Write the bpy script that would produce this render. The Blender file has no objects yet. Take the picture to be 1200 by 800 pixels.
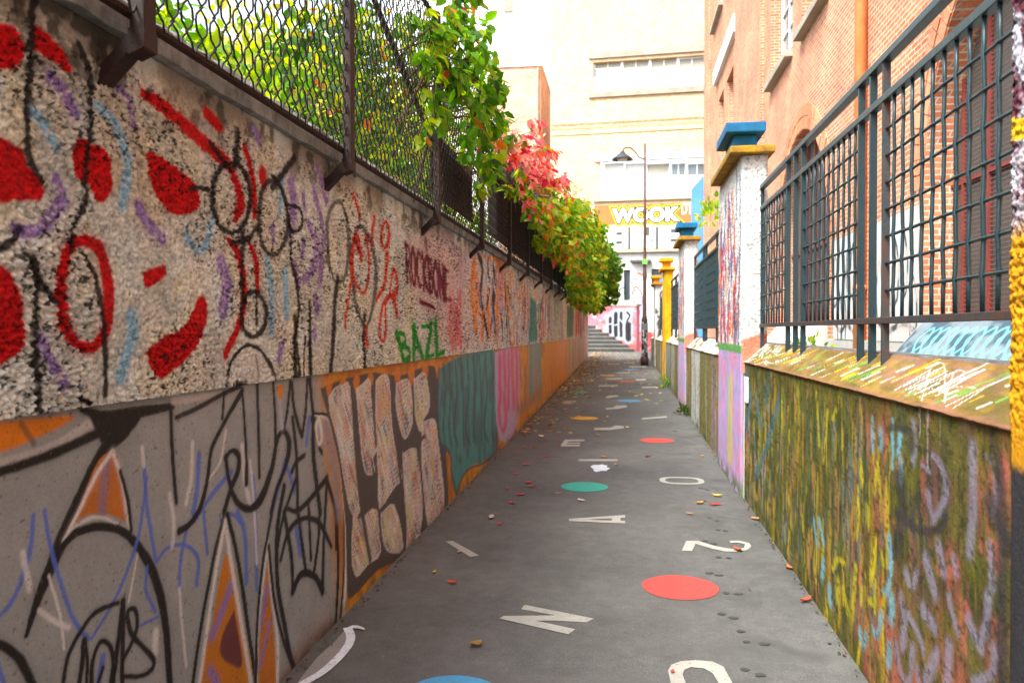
import bpy, bmesh, math, random
import numpy as np
from mathutils import Vector, Matrix, noise as mnoise
random.seed(7); RNG = np.random.default_rng(11)
SC = bpy.context.scene; COL = SC.collection
R = math.radians
# ------------------------------------------------------------------ camera geometry (used to read positions off the photograph)
F = 960.0; YAW = R(7.77); PITCH = R(-0.72); CH = 1.6; SLOPE = 0.0146
def ray(px, py):
    dx, dz = (px-600)/F, -(py-400)/F
    c, s = math.cos(PITCH), math.sin(PITCH)
    fy, fz = c - dz*s, s + dz*c
    cy, sy = math.cos(YAW), math.sin(YAW)
    return (dx*cy - fy*sy, dx*sy + fy*cy, fz)
def on_x(px, py, X):            # point of the vertical plane x = X
    d = ray(px, py); t = X/d[0]
    return (d[1]*t, CH + d[2]*t)
def gz(y): return SLOPE*max(y, 0.0)
def on_ground(px, py):
    d = ray(px, py); t = -CH/(d[2]-SLOPE*d[1])
    return (d[0]*t, d[1]*t)
def lin(c):
    return tuple(((v/255.0)/12.92 if v <= 10 else (((v/255.0)+0.055)/1.055)**2.4) for v in c)
# ------------------------------------------------------------------ object helpers
def tag(o, label=None, cat=None, group=None, kind=None):
    if label: o['label'] = label
    if cat: o['category'] = cat
    if group: o['group'] = group
    if kind: o['kind'] = kind
    return o
def thing(name, label, cat, loc=(0, 0, 0), group=None, rz=0):
    o = bpy.data.objects.new(name, None); COL.objects.link(o)
    o.location = loc; o.rotation_euler = (0, 0, rz); o.empty_display_size = 0.2
    return tag(o, label, cat, group)
def attach(o, parent):          # parent without moving: geometry is authored in world space
    if parent is not None:
        bpy.context.view_layer.update()
        o.parent = parent
        o.matrix_parent_inverse = parent.matrix_world.inverted()
def link_mesh(name, me, mat, parent=None):
    o = bpy.data.objects.new(name, me); COL.objects.link(o)
    if mat: me.materials.append(mat)
    attach(o, parent)
    return o
class MB:
    def __init__(s): s.v = []; s.f = []; s.c = None
    def add(s, vs, fs):
        b = len(s.v); s.v += [tuple(p) for p in vs]; s.f += [tuple(i+b for i in f) for f in fs]; return s
    def box(s, x0, y0, z0, x1, y1, z1, bev=0.0):
        if bev > 0:
            bm = bmesh.new()
            vs = [bm.verts.new(p) for p in [(x0,y0,z0),(x1,y0,z0),(x1,y1,z0),(x0,y1,z0),(x0,y0,z1),(x1,y0,z1),(x1,y1,z1),(x0,y1,z1)]]
            for f in [(0,3,2,1),(4,5,6,7),(0,1,5,4),(1,2,6,5),(2,3,7,6),(3,0,4,7)]: bm.faces.new([vs[i] for i in f])
            bmesh.ops.bevel(bm, geom=bm.edges[:], offset=bev, segments=2, profile=0.6, affect='EDGES')
            bm.verts.index_update()
            s.add([v.co[:] for v in bm.verts], [[v.index for v in f.verts] for f in bm.faces]); bm.free(); return s
        return s.add([(x0,y0,z0),(x1,y0,z0),(x1,y1,z0),(x0,y1,z0),(x0,y0,z1),(x1,y0,z1),(x1,y1,z1),(x0,y1,z1)],
                     [(0,3,2,1),(4,5,6,7),(0,1,5,4),(1,2,6,5),(2,3,7,6),(3,0,4,7)])
    def tube(s, pts, r, n=6, cap=True):
        pts = [Vector(p) for p in pts]; rs = r if isinstance(r, (list, tuple)) else [r]*len(pts)
        rings = []; prev = None
        for i, p in enumerate(pts):
            d = (pts[min(i+1, len(pts)-1)] - pts[max(i-1, 0)])
            if d.length < 1e-9: d = Vector((0, 0, 1))
            d.normalize()
            a = prev if prev is not None else (Vector((1, 0, 0)) if abs(d.x) < 0.8 else Vector((0, 1, 0)))
            u = (a - d*a.dot(d)).normalized(); w = d.cross(u); prev = u
            rings.append([p + (u*math.cos(t) + w*math.sin(t))*rs[i] for t in [2*math.pi*k/n + math.pi/n for k in range(n)]])
        vs = [q for rr in rings for q in rr]; fs = []
        for i in range(len(pts)-1):
            for k in range(n):
                fs.append((i*n+k, i*n+(k+1) % n, (i+1)*n+(k+1) % n, (i+1)*n+k))
        if cap: fs.append(tuple(range(n))[::-1]); fs.append(tuple((len(pts)-1)*n+k for k in range(n)))
        return s.add(vs, fs)
    def prism(s, poly, axis, a, b):      # poly of 2-D points swept along an axis
        n = len(poly)
        def P(p, t): return (t, p[0], p[1]) if axis == 'x' else ((p[0], t, p[1]) if axis == 'y' else (p[0], p[1], t))
        vs = [P(p, a) for p in poly] + [P(p, b) for p in poly]
        fs = [tuple(range(n)), tuple(range(2*n-1, n-1, -1))] + [(i, i+n, (i+1) % n + n, (i+1) % n) for i in range(n)]
        return s.add(vs, fs)
    def lathe(s, prof, cx, cy, n=20):
        vs = []; fs = []
        for (r, z) in prof:
            for k in range(n):
                t = 2*math.pi*k/n; vs.append((cx+r*math.cos(t), cy+r*math.sin(t), z))
        for i in range(len(prof)-1):
            for k in range(n): fs.append((i*n+k, i*n+(k+1) % n, (i+1)*n+(k+1) % n, (i+1)*n+k))
        return s.add(vs, fs)
    def build(s, name, mat, parent=None, smooth=False):
        me = bpy.data.meshes.new(name); me.from_pydata(s.v, [], s.f); me.validate(); me.update()
        bm = bmesh.new(); bm.from_mesh(me); bmesh.ops.recalc_face_normals(bm, faces=bm.faces[:]); bm.to_mesh(me); bm.free()
        if smooth: me.shade_smooth()
        return link_mesh(name, me, mat, parent)
def flat2d(splines, extrude=0.0, offset=0.0):    # filled 2-D outlines with holes -> (verts, faces) in the xy plane
    cu = bpy.data.curves.new('tmp', 'CURVE'); cu.dimensions = '2D'; cu.fill_mode = 'BOTH' if extrude else 'FRONT'
    cu.extrude = extrude; cu.offset = offset
    for sp in splines:
        q = cu.splines.new('POLY'); q.points.add(len(sp)-1)
        for i, p in enumerate(sp): q.points[i].co = (p[0], p[1], 0, 1)
        q.use_cyclic_u = True
    return curve_geo(cu)
def curve_geo(cu):
    o = bpy.data.objects.new('tmp', cu); COL.objects.link(o)
    bpy.context.view_layer.update()
    me = bpy.data.meshes.new_from_object(o.evaluated_get(bpy.context.evaluated_depsgraph_get()))
    vs = [tuple(v.co) for v in me.vertices]; fs = [tuple(p.vertices) for p in me.polygons]
    bpy.data.objects.remove(o); bpy.data.curves.remove(cu); bpy.data.meshes.remove(me)
    return vs, fs
def plate(name, splines, thick, place, mat, parent=None):   # place: (u, v, w) -> xyz
    vs, fs = flat2d(splines, thick/2)
    mb = MB(); mb.add([place(*p) for p in vs], fs); o = mb.build(name, mat, parent); return o
# ------------------------------------------------------------------ numpy noise
def h2(ix, iy, seed=0):
    n = (ix.astype(np.int64)*73856093 ^ iy.astype(np.int64)*19349663 ^ (seed*83492791+12345))
    n = (n ^ (n >> 13))*1274126177 & 0x7fffffff
    n = (n ^ (n >> 16)) & 0xffffff
    return n/float(0xffffff)
def vnoise(x, y, seed=0):
    ix, iy = np.floor(x), np.floor(y); fx, fy = x-ix, y-iy
    fx = fx*fx*(3-2*fx); fy = fy*fy*(3-2*fy)
    a, b, c, d = h2(ix, iy, seed), h2(ix+1, iy, seed), h2(ix, iy+1, seed), h2(ix+1, iy+1, seed)
    return (a*(1-fx)+b*fx)*(1-fy)+(c*(1-fx)+d*fx)*fy
def fbm(x, y, seed=0, o=4):
    s = 0; a = 0.5
    for i in range(o): s = s+a*vnoise(x*2**i, y*2**i, seed+i*7); a *= 0.5
    return s/(1-0.5**o)
def worley(x, y, seed=0):
    ix, iy = np.floor(x), np.floor(y); best = np.full(x.shape, 9.0)
    for dx in (-1, 0, 1):
        for dy in (-1, 0, 1):
            cx, cy = ix+dx, iy+dy
            px = cx+h2(cx, cy, seed); py = cy+h2(cx, cy, seed+5)
            rr = 0.75+0.5*h2(cx, cy, seed+9)
            best = np.minimum(best, ((px-x)**2+(py-y)**2)/rr)
    return np.sqrt(best)
def sstep(a, b, x):
    t = np.clip((x-a)/(b-a+1e-9), 0, 1); return t*t*(3-2*t)
# ------------------------------------------------------------------ spray paint on a grid of wall points
def smooth(pts, k=6):
    if len(pts) < 3: return [tuple(pts[0]), tuple(pts[-1])] if len(pts) == 2 else list(pts)
    P = [np.array(p, float) for p in pts]; P = [2*P[0]-P[1]]+P+[2*P[-1]-P[-2]]
    out = []
    for i in range(1, len(P)-2):
        for j in range(k):
            t = j/k
            out.append(0.5*((2*P[i])+(-P[i-1]+P[i+1])*t+(2*P[i-1]-5*P[i]+4*P[i+1]-P[i+2])*t*t+(-P[i-1]+3*P[i]-3*P[i+1]+P[i+2])*t**3))
    out.append(P[-2]); return [tuple(p) for p in out]
class Canvas:
    """us: positions along the wall, vs: heights; colours are kept per grid point"""
    def __init__(s, us, vs, X, base, jit=0.003, jscale=0.02):
        s.us, s.vs, s.X = us, vs, X
        s.U, s.V = np.meshgrid(us, vs)
        s.C = np.zeros(s.U.shape+(3,)); s.C[:] = base
        s.JU = s.U+(fbm(s.U/jscale, s.V/jscale, 3, 2)-0.5)*2*jit; s.JV = s.V+(fbm(s.U/jscale, s.V/jscale, 31, 2)-0.5)*2*jit
        s.speck = fbm(s.U/0.004, s.V/0.004, 77, 2)
    def conv(s, p): return on_x(p[0], p[1], s.X)
    def sub(s, u0, v0, u1, v1):
        a, b = np.searchsorted(s.us, [u0, u1]); c, d = np.searchsorted(s.vs, [v0, v1])
        return slice(c, d), slice(a, b)
    def blend(s, sl, al, col):
        s.C[sl] = s.C[sl]*(1-al[..., None])+np.array(col)*al[..., None]
    def stroke_w(s, pts, ws, col, a=1.0, soft=0.3, k=6, sm=True):
        if not isinstance(ws, (list, tuple)): ws = [ws]*len(pts)
        if a >= .9 and soft < .5 and k > 2: s.stroke_w(pts, [x*1.5+.006 for x in ws], col, .22, .75, 2, sm)      # overspray
        q = [(p[0], p[1], w) for p, w in zip(pts, ws)]
        if sm: q = smooth(q, k)
        A = np.array(q); m = A[:, 2].max()*(0.5+soft)+0.02
        sl = s.sub(A[:, 0].min()-m, A[:, 1].min()-m, A[:, 0].max()+m, A[:, 1].max()+m)
        U, V = s.JU[sl], s.JV[sl]
        if U.size == 0: return
        best = np.full(U.shape, 9.0); bw = np.full(U.shape, 0.01)
        for i in range(len(A)-1):
            x0, y0, w0 = A[i]; x1, y1, w1 = A[i+1]; dx, dy = x1-x0, y1-y0
            L = dx*dx+dy*dy+1e-12
            t = np.clip(((U-x0)*dx+(V-y0)*dy)/L, 0, 1)
            d = np.hypot(U-x0-t*dx, V-y0-t*dy); w = w0+(w1-w0)*t
            r = d/(w*0.5+1e-6); b = r < best; best = np.where(b, r, best)
        al = (1-sstep(1-soft, 1+soft, best))*a
        al = al*np.clip(1.25-0.5*s.speck[sl]*(0.3+best), 0, 1)
        s.blend(sl, al, col)
    def stroke(s, pts, w, col, a=1.0, soft=0.3, k=6, sm=True):     # control points read off the photograph
        wp = []; ww = []
        for i, p in enumerate(pts):
            c = s.conv(p); z = max(c[0], 0.5); sx, sy = F*abs(s.X)/z/z, F/z
            p0, p1 = pts[max(i-1, 0)], pts[min(i+1, len(pts)-1)]; dx, dy = p1[0]-p0[0], p1[1]-p0[1]
            ux, uy = dx/sx, dy/sy; area = math.hypot(dx, dy)/(sx*sy); lw_ = math.hypot(ux, uy)+1e-9
            wi = w[i] if isinstance(w, (list, tuple)) else w     # width across the stroke, measured on the wall
            wp.append(c); ww.append(min(wi*area/lw_ if lw_ > 1e-6 else wi/sy, wi/sx*1.0))
        s.stroke_w(wp, ww, col, a, soft, k, sm)
    def ring(s, cx, cy, rx, ry, w, col, a=1.0, soft=0.3, t0=0, t1=360):
        n = 14; s.stroke([(cx+rx*math.cos(R(t0+(t1-t0)*i/n)), cy+ry*math.sin(R(t0+(t1-t0)*i/n))) for i in range(n+1)], w, col, a, soft, 3)
    def poly_w(s, P, col, a=1.0, edge=0.006, tex=None):
        P = np.array(P); m = edge*3+0.02
        sl = s.sub(P[:, 0].min()-m, P[:, 1].min()-m, P[:, 0].max()+m, P[:, 1].max()+m)
        U, V = s.JU[sl], s.JV[sl]
        if U.size == 0: return
        ins = np.zeros(U.shape, bool); dist = np.full(U.shape, 9.0); n = len(P)
        for i in range(n):
            x0, y0 = P[i]; x1, y1 = P[(i+1) % n]; dx, dy = x1-x0, y1-y0
            c = ((y0 > V) != (y1 > V)) & (U < dx*(V-y0)/(dy if abs(dy) > 1e-12 else 1e-12)+x0); ins ^= c
            t = np.clip(((U-x0)*dx+(V-y0)*dy)/(dx*dx+dy*dy+1e-12), 0, 1)
            dist = np.minimum(dist, np.hypot(U-x0-t*dx, V-y0-t*dy))
        sd = np.where(ins, dist, -dist); al = sstep(-edge, edge, sd)*a
        if tex is not None: al = al*tex(s.U[sl], s.V[sl])
        s.blend(sl, al, col)
    def poly(s, P, col, a=1.0, edge=0.006, sm=True, tex=None):
        if sm: P = smooth(list(P)+[P[0]], 3)[:-1]
        s.poly_w([s.conv(p) for p in P], col, a, edge, tex)
    def text(s, txt, quad, w, col, a=1.0, soft=0.3):      # quad in photograph pixels: tl, tr, br, bl
        n = len(txt)
        for i, ch in enumerate(txt):
            for st in GLYPH.get(ch, []):
                pts = []
                for (gx, gy) in st:
                    u = (i+0.08+gx*0.84)/n; v = gy
                    x = (quad[0][0]*(1-u)+quad[1][0]*u)*(1-v)+(quad[3][0]*(1-u)+quad[2][0]*u)*v
                    y = (quad[0][1]*(1-u)+quad[1][1]*u)*(1-v)+(quad[3][1]*(1-u)+quad[2][1]*u)*v
                    pts.append((x, y))
                s.stroke(pts, w, col, a, soft, 4)
GLYPH = {  # loose hand-drawn letters, v runs downwards
 'R': [[(0, 0), (0.05, 1)], [(0, 0.05), (0.6, 0.0), (0.8, 0.25), (0.5, 0.5), (0.1, 0.5)], [(0.4, 0.5), (0.9, 1)]],
 'O': [[(0.4, 0), (0, 0.4), (0.2, 0.95), (0.7, 0.9), (0.9, 0.4), (0.6, 0), (0.4, 0)]],
 'C': [[(0.9, 0.1), (0.4, 0), (0, 0.5), (0.3, 1), (0.9, 0.9)]],
 'K': [[(0.1, 0), (0.1, 1)], [(0.9, 0), (0.15, 0.5), (0.9, 1)]],
 'B': [[(0.1, 0), (0.1, 1)], [(0.1, 0), (0.7, 0.1), (0.6, 0.42), (0.1, 0.48), (0.85, 0.6), (0.7, 0.95), (0.1, 1)]],
 'N': [[(0.1, 1), (0.1, 0)], [(0.1, 0), (0.85, 1)], [(0.85, 1), (0.9, 0)]],
 'E': [[(0.9, 0), (0.1, 0.05)], [(0.1, 0.05), (0.1, 0.95)], [(0.1, 0.95), (0.9, 1)], [(0.1, 0.5), (0.7, 0.45)]],
 'A': [[(0, 1), (0.45, 0)], [(0.45, 0), (0.95, 1)], [(0.15, 0.65), (0.85, 0.6)]],
 'Z': [[(0, 0), (0.9, 0)], [(0.9, 0), (0.1, 1)], [(0.1, 1), (1, 0.95)]],
 'L': [[(0.1, 0), (0.1, 1)], [(0.1, 1), (0.9, 0.9)]],
 'Y': [[(0, 0), (0.45, 0.5)], [(0.95, 0), (0.3, 1)]],
 'S': [[(0.9, 0.1), (0.3, 0), (0.1, 0.3), (0.8, 0.6), (0.8, 0.9), (0.1, 1)]],
 'I': [[(0.5, 0), (0.5, 1)]],
}
def grid_mesh(name, XYZ, colors, mat, parent=None, smoothsh=True):
    nv, nu = XYZ.shape[:2]
    me = bpy.data.meshes.new(name); me.vertices.add(nv*nu)
    me.vertices.foreach_set('co', XYZ.reshape(-1).astype(np.float32))
    idx = np.arange(nv*nu).reshape(nv, nu)
    q = np.stack([idx[:-1, :-1], idx[:-1, 1:], idx[1:, 1:], idx[1:, :-1]], -1).reshape(-1, 4)
    n = len(q); me.loops.add(n*4); me.polygons.add(n)
    me.loops.foreach_set('vertex_index', q.reshape(-1).astype(np.int32))
    me.polygons.foreach_set('loop_start', (np.arange(n)*4).astype(np.int32))
    me.polygons.foreach_set('loop_total', np.full(n, 4, np.int32))
    me.update(calc_edges=True)
    if colors is not None:
        at = me.color_attributes.new('paint', 'FLOAT_COLOR', 'POINT')
        c4 = np.ones((nv*nu, 4), np.float32); c4[:, :3] = np.clip(colors.reshape(-1, 3), 0, 1)
        at.data.foreach_set('color', c4.reshape(-1))
    if smoothsh: me.shade_smooth()
    return link_mesh(name, me, mat, parent)
def hcol(*cs): return [lin(c) for c in cs]
# ------------------------------------------------------------------ materials
def new_mat(name):
    m = bpy.data.materials.new(name); m.use_nodes = True; nt = m.node_tree
    return m, nt, nt.nodes['Principled BSDF']
def N(nt, t, **kw):
    n = nt.nodes.new(t)
    for k, v in kw.items():
        if k.startswith('_'): setattr(n, k[1:], v)
        else: n.inputs[k].default_value = v
    return n
def coords(nt, scale=(1, 1, 1)):
    tc = nt.nodes.new('ShaderNodeTexCoord'); mp = N(nt, 'ShaderNodeMapping'); mp.inputs['Scale'].default_value = scale
    nt.links.new(tc.outputs['Object'], mp.inputs['Vector']); return mp.outputs['Vector']
def mixc(nt, fac, a, b, mode='MIX'):
    m = N(nt, 'ShaderNodeMix', _data_type='RGBA', _blend_type=mode)
    for s, v in ((0, fac), (6, a), (7, b)):
        if hasattr(v, 'links') or hasattr(v, 'is_linked'): nt.links.new(v, m.inputs[s])
        elif s == 0: m.inputs[0].default_value = v
        else: m.inputs[s].default_value = (*v, 1)
    return m.outputs[2]
def ramp(nt, src, stops):
    r = nt.nodes.new('ShaderNodeValToRGB'); e = r.color_ramp.elements
    while len(e) < len(stops): e.new(0.5)
    for i, (p, c) in enumerate(stops):
        e[i].position = p; e[i].color = (*c, 1) if len(c) == 3 else c
    nt.links.new(src, r.inputs[0]); return r.outputs[0]
def noise(nt, vec, scale, detail=4, rough=0.55, dist=0.0):
    n = N(nt, 'ShaderNodeTexNoise', Scale=scale, Detail=detail, Roughness=rough, Distortion=dist)
    nt.links.new(vec, n.inputs['Vector']); return n.outputs['Fac']
def bump(nt, bsdf, h, strength=0.4, dist=0.01, prev=None):
    b = N(nt, 'ShaderNodeBump', Strength=strength, Distance=dist); nt.links.new(h, b.inputs['Height'])
    if prev: nt.links.new(prev, b.inputs['Normal'])
    nt.links.new(b.outputs[0], bsdf.inputs['Normal']); return b.outputs[0]
def simple(name, c1, c2=None, scale=6, rough=0.7, metal=0.0, bs=0.25, bd=0.004, fine=60, stretch=(1, 1, 1), spec=0.3):
    m, nt, b = new_mat(name); c2 = c2 or tuple(v*0.6 for v in c1)
    v = coords(nt, stretch)
    n1 = noise(nt, v, scale, 6, 0.6); f = ramp(nt, n1, [(0.35, (0, 0, 0)), (0.65, (1, 1, 1))])
    c = mixc(nt, f, c1, c2); n2 = noise(nt, v, fine, 3)
    c = mixc(nt, 0.35, c, ramp(nt, n2, [(0.3, tuple(x*0.6 for x in c1)), (0.7, tuple(min(x*1.25, 1) for x in c1))]))
    nt.links.new(c, b.inputs['Base Color']); b.inputs['Roughness'].default_value = rough; b.inputs['Metallic'].default_value = metal
    b.inputs['Specular IOR Level'].default_value = spec
    bump(nt, b, n2, bs, bd); return m
def painted(name, rough=0.75, bs=0.35, fine=220, vor=None, var=0.25, spec=0.25, bd=0.003):
    m, nt, b = new_mat(name); v = coords(nt)
    at = N(nt, 'ShaderNodeAttribute', _attribute_name='paint')
    n1 = noise(nt, v, 7, 8, 0.65); n2 = noise(nt, v, fine, 4)
    c = mixc(nt, 1.0, at.outputs['Color'], ramp(nt, n1, [(0.25, (1-var,)*3), (0.75, (1+var*0.6,)*3)]), 'MULTIPLY')
    c = mixc(nt, 1.0, c, ramp(nt, n2, [(0.3, (0.86,)*3), (0.7, (1.1,)*3)]), 'MULTIPLY')
    nt.links.new(c, b.inputs['Base Color']); b.inputs['Roughness'].default_value = rough
    b.inputs['Specular IOR Level'].default_value = spec
    p = bump(nt, b, n2, bs, bd)
    if vor:
        w = N(nt, 'ShaderNodeTexVoronoi', Scale=vor); nt.links.new(v, w.inputs['Vector'])
        bump(nt, b, w.outputs['Distance'], 0.6, -0.012, p)
    return m
def brick_mat(name, ca, cb, mortar, bw=0.22, rh=0.07, ms=0.009, tint=(1, 1, 1), wear=0.3):
    m, nt, b = new_mat(name)
    tc = nt.nodes.new('ShaderNodeTexCoord'); sp = nt.nodes.new('ShaderNodeSeparateXYZ'); nt.links.new(tc.outputs['Object'], sp.inputs[0])
    ad = N(nt, 'ShaderNodeMath', _operation='ADD'); nt.links.new(sp.outputs[0], ad.inputs[0]); nt.links.new(sp.outputs[1], ad.inputs[1])
    cb_ = nt.nodes.new('ShaderNodeCombineXYZ'); nt.links.new(ad.outputs[0], cb_.inputs[0]); nt.links.new(sp.outputs[2], cb_.inputs[1])
    bt = N(nt, 'ShaderNodeTexBrick', Scale=1.0); bt.inputs['Brick Width'].default_value = bw; bt.inputs['Row Height'].default_value = rh
    bt.inputs['Mortar Size'].default_value = ms; bt.inputs['Mortar Smooth'].default_value = 0.3; bt.inputs['Bias'].default_value = 0.0
    bt.inputs['Color1'].default_value = (*ca, 1); bt.inputs['Color2'].default_value = (*cb, 1); bt.inputs['Mortar'].default_value = (*mortar, 1)
    nt.links.new(cb_.outputs[0], bt.inputs['Vector'])
    n1 = noise(nt, tc.outputs['Object'], 0.9, 7, 0.6); n2 = noise(nt, tc.outputs['Object'], 22, 5)
    c = mixc(nt, 1.0, bt.outputs['Color'], ramp(nt, n1, [(0.3, (1-wear,)*3), (0.7, (1+wear*0.5,)*3)]), 'MULTIPLY')
    c = mixc(nt, 1.0, c, ramp(nt, n2, [(0.3, (0.8,)*3), (0.7, (1.15,)*3)]), 'MULTIPLY')
    nt.links.new(c, b.inputs['Base Color']); b.inputs['Roughness'].default_value = 0.85; b.inputs['Specular IOR Level'].default_value = 0.2
    iv = N(nt, 'ShaderNodeMath', _operation='SUBTRACT'); iv.inputs[0].default_value = 1; nt.links.new(bt.outputs['Fac'], iv.inputs[1])
    bump(nt, b, iv.outputs[0], 0.7, 0.008); return m
def leaf_mat(name, trans=0.45):
    m, nt, b = new_mat(name)
    at = N(nt, 'ShaderNodeAttribute', _attribute_name='paint')
    tr = nt.nodes.new('ShaderNodeBsdfTranslucent'); mx = N(nt, 'ShaderNodeMixShader'); mx.inputs[0].default_value = trans
    hs = N(nt, 'ShaderNodeHueSaturation', Saturation=1.15, Value=1.5); nt.links.new(at.outputs['Color'], hs.inputs['Color'])
    nt.links.new(at.outputs['Color'], b.inputs['Base Color']); nt.links.new(hs.outputs[0], tr.inputs['Color'])
    b.inputs['Roughness'].default_value = 0.5; b.inputs['Specular IOR Level'].default_value = 0.35
    out = nt.nodes['Material Output']
    nt.links.new(b.outputs[0], mx.inputs[1]); nt.links.new(tr.outputs[0], mx.inputs[2]); nt.links.new(mx.outputs[0], out.inputs['Surface'])
    return m
def glass_mat(name, c, rough=0.15):
    m, nt, b = new_mat(name); v = coords(nt); n = noise(nt, v, 1.5, 3)
    nt.links.new(mixc(nt, n, c, tuple(x*0.6 for x in c)), b.inputs['Base Color'])
    b.inputs['Roughness'].default_value = rough; b.inputs['Specular IOR Level'].default_value = 0.7; return m
M = {}
M['rough'] = painted('painted roughcast', 0.85, 0.5, 260, None, 0.22)
M['render'] = painted('painted smooth render', 0.62, 0.3, 150, None, 0.16, 0.35, 0.002)
M['mossy'] = painted('painted mossy render', 0.85, 0.6, 90, None, 0.35, 0.2, 0.006)
M['rustp'] = simple('dark brown rusty paint', (0.020, 0.010, 0.008), (0.045, 0.017, 0.010), 9, 0.65, 0.0, 0.4)
M['wire'] = simple('dark brown coated wire', (0.016, 0.011, 0.010), (0.03, 0.017, 0.013), 20, 0.6, 0.0)
M['screen'] = simple('dark brown screen sheet', (0.022, 0.013, 0.011), (0.035, 0.02, 0.015), 4, 0.7)
M['teal'] = simple('dark teal metal paint', (0.013, 0.036, 0.044), (0.028, 0.045, 0.048), 8, 0.42, 0.2, 0.35, spec=0.5)
M['tealrust'] = simple('teal paint with rust', (0.03, 0.05, 0.055), (0.12, 0.04, 0.02), 12, 0.6, 0.1, 0.5)
M['coping'] = simple('weathered grey concrete', (0.36, 0.37, 0.36), (0.07, 0.07, 0.06), 7, 0.9, 0, 0.5, 0.01, 45)
M['concrete'] = simple('pale concrete', (0.46, 0.43, 0.38), (0.33, 0.31, 0.28), 3, 0.9)
M['riser'] = simple('dark stone riser', (0.07, 0.065, 0.06), (0.04, 0.04, 0.035), 3, 0.9)
M['stair'] = simple('stone steps', (0.20, 0.18, 0.16), (0.13, 0.12, 0.10), 3, 0.9)
M['brick'] = brick_mat('orange red brick', lin((218, 136, 96)), lin((194, 104, 68)), lin((198, 180, 158)), ms=0.011)
M['ring'] = brick_mat('pale arch brick', lin((224, 150, 112)), lin((208, 124, 88)), lin((212, 190, 165)), 0.5, 0.5, 0.002)
M['cream'] = brick_mat('cream brick', lin((238, 200, 154)), lin((220, 170, 122)), lin((232, 212, 182)), 0.22, 0.075, 0.008, wear=0.12)
M['pinkbrick'] = brick_mat('pinkish brick', lin((228, 176, 150)), lin((214, 150, 122)), lin((220, 200, 184)), 0.22, 0.075, 0.008)
M['white'] = simple('white paint', (0.80, 0.79, 0.76), (0.70, 0.69, 0.66), 2, 0.7, 0, 0.1)
M['offwhite'] = simple('grubby white paint', (0.74, 0.72, 0.67), (0.55, 0.52, 0.48), 2, 0.8, 0, 0.2)
M['blue'] = simple('blue cap paint', lin((14, 104, 148)), lin((10, 72, 104)), 7, 0.7, 0, 0.4, 0.006)
M['yellow'] = simple('mustard yellow paint', lin((224, 158, 12)), lin((150, 104, 24)), 9, 0.8, 0, 0.5, 0.008)
M['yelcap'] = simple('lichened yellow paint', lin((178, 130, 20)), lin((84, 70, 46)), 11, 0.85, 0, 0.6, 0.01)
M['redframe'] = simple('red window paint', lin((128, 50, 42)), lin((96, 44, 38)), 6, 0.6)
M['orangepipe'] = simple('orange downpipe paint', lin((226, 150, 92)), lin((206, 122, 66)), 5, 0.5)
M['blind'] = simple('brown grey window mesh', lin((104, 88, 78)), lin((82, 70, 64)), 1.5, 0.7, 0, 0.3, 0.01, 40)
M['glass'] = glass_mat('dull window glass', lin((120, 128, 130)))
M['dglass'] = glass_mat('dark window glass', lin((58, 74, 92)))
M['blind2'] = simple('grey roller blind', lin((176, 170, 156)), lin((160, 152, 138)), 2, 0.8)
M['orange'] = simple('orange facade paint', lin((226, 124, 70)), lin((208, 104, 56)), 1.2, 0.85)
M['yellowp'] = simple('bright yellow spray paint', lin((250, 208, 30)), lin((238, 190, 20)), 2, 0.7)
M['black'] = simple('black spray paint', (0.018, 0.017, 0.017), (0.03, 0.03, 0.03), 3, 0.6)
M['greyp'] = simple('grey spray paint', lin((176, 176, 182)), lin((150, 150, 158)), 3, 0.7)
M['darkgrey'] = simple('dark grey facade paint', lin((96, 92, 88)), lin((80, 76, 72)), 2, 0.8)
M['ledge'] = simple('grey stone ledge', lin((168, 158, 142)), lin((140, 130, 116)), 2, 0.9)
M['pink'] = simple('pink wall paint', lin((226, 120, 128)), lin((206, 72, 66)), 1.6, 0.85)
M['pinkish'] = simple('rose wall paint', lin((214, 130, 140)), lin((188, 86, 96)), 1.2, 0.85)
M['bluep'] = simple('sky blue wall paint', lin((92, 150, 206)), lin((78, 132, 190)), 1, 0.7)
M['greenp'] = simple('sea green wall paint', lin((104, 170, 140)), lin((90, 150, 124)), 1, 0.7)
M['pole'] = simple('brown lamp post paint', lin((92, 62, 56)), lin((70, 50, 48)), 4, 0.5)
M['shade'] = simple('dark enamel lamp shade', lin((66, 70, 76)), lin((52, 56, 60)), 4, 0.4)
M['lens'] = simple('lamp lens', (0.75, 0.75, 0.72), None, 4, 0.3)
M['bark'] = simple('tree bark', lin((86, 70, 54)), lin((52, 42, 34)), 8, 0.95, 0, 0.8, 0.02, 30, (1, 1, 0.3))
M['stem'] = simple('woody vine stem', lin((96, 74, 56)), lin((66, 48, 38)), 8, 0.9)
M['leaf'] = leaf_mat('leaf', 0.55)
M['leafdry'] = leaf_mat('fallen leaf', 0.1)
M['soil'] = simple('dark garden soil', (0.05, 0.045, 0.03), (0.07, 0.08, 0.03), 1.5, 0.95)
M['yard'] = simple('yard gravel', (0.28, 0.26, 0.23), (0.18, 0.17, 0.15), 2, 0.95)
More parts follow.
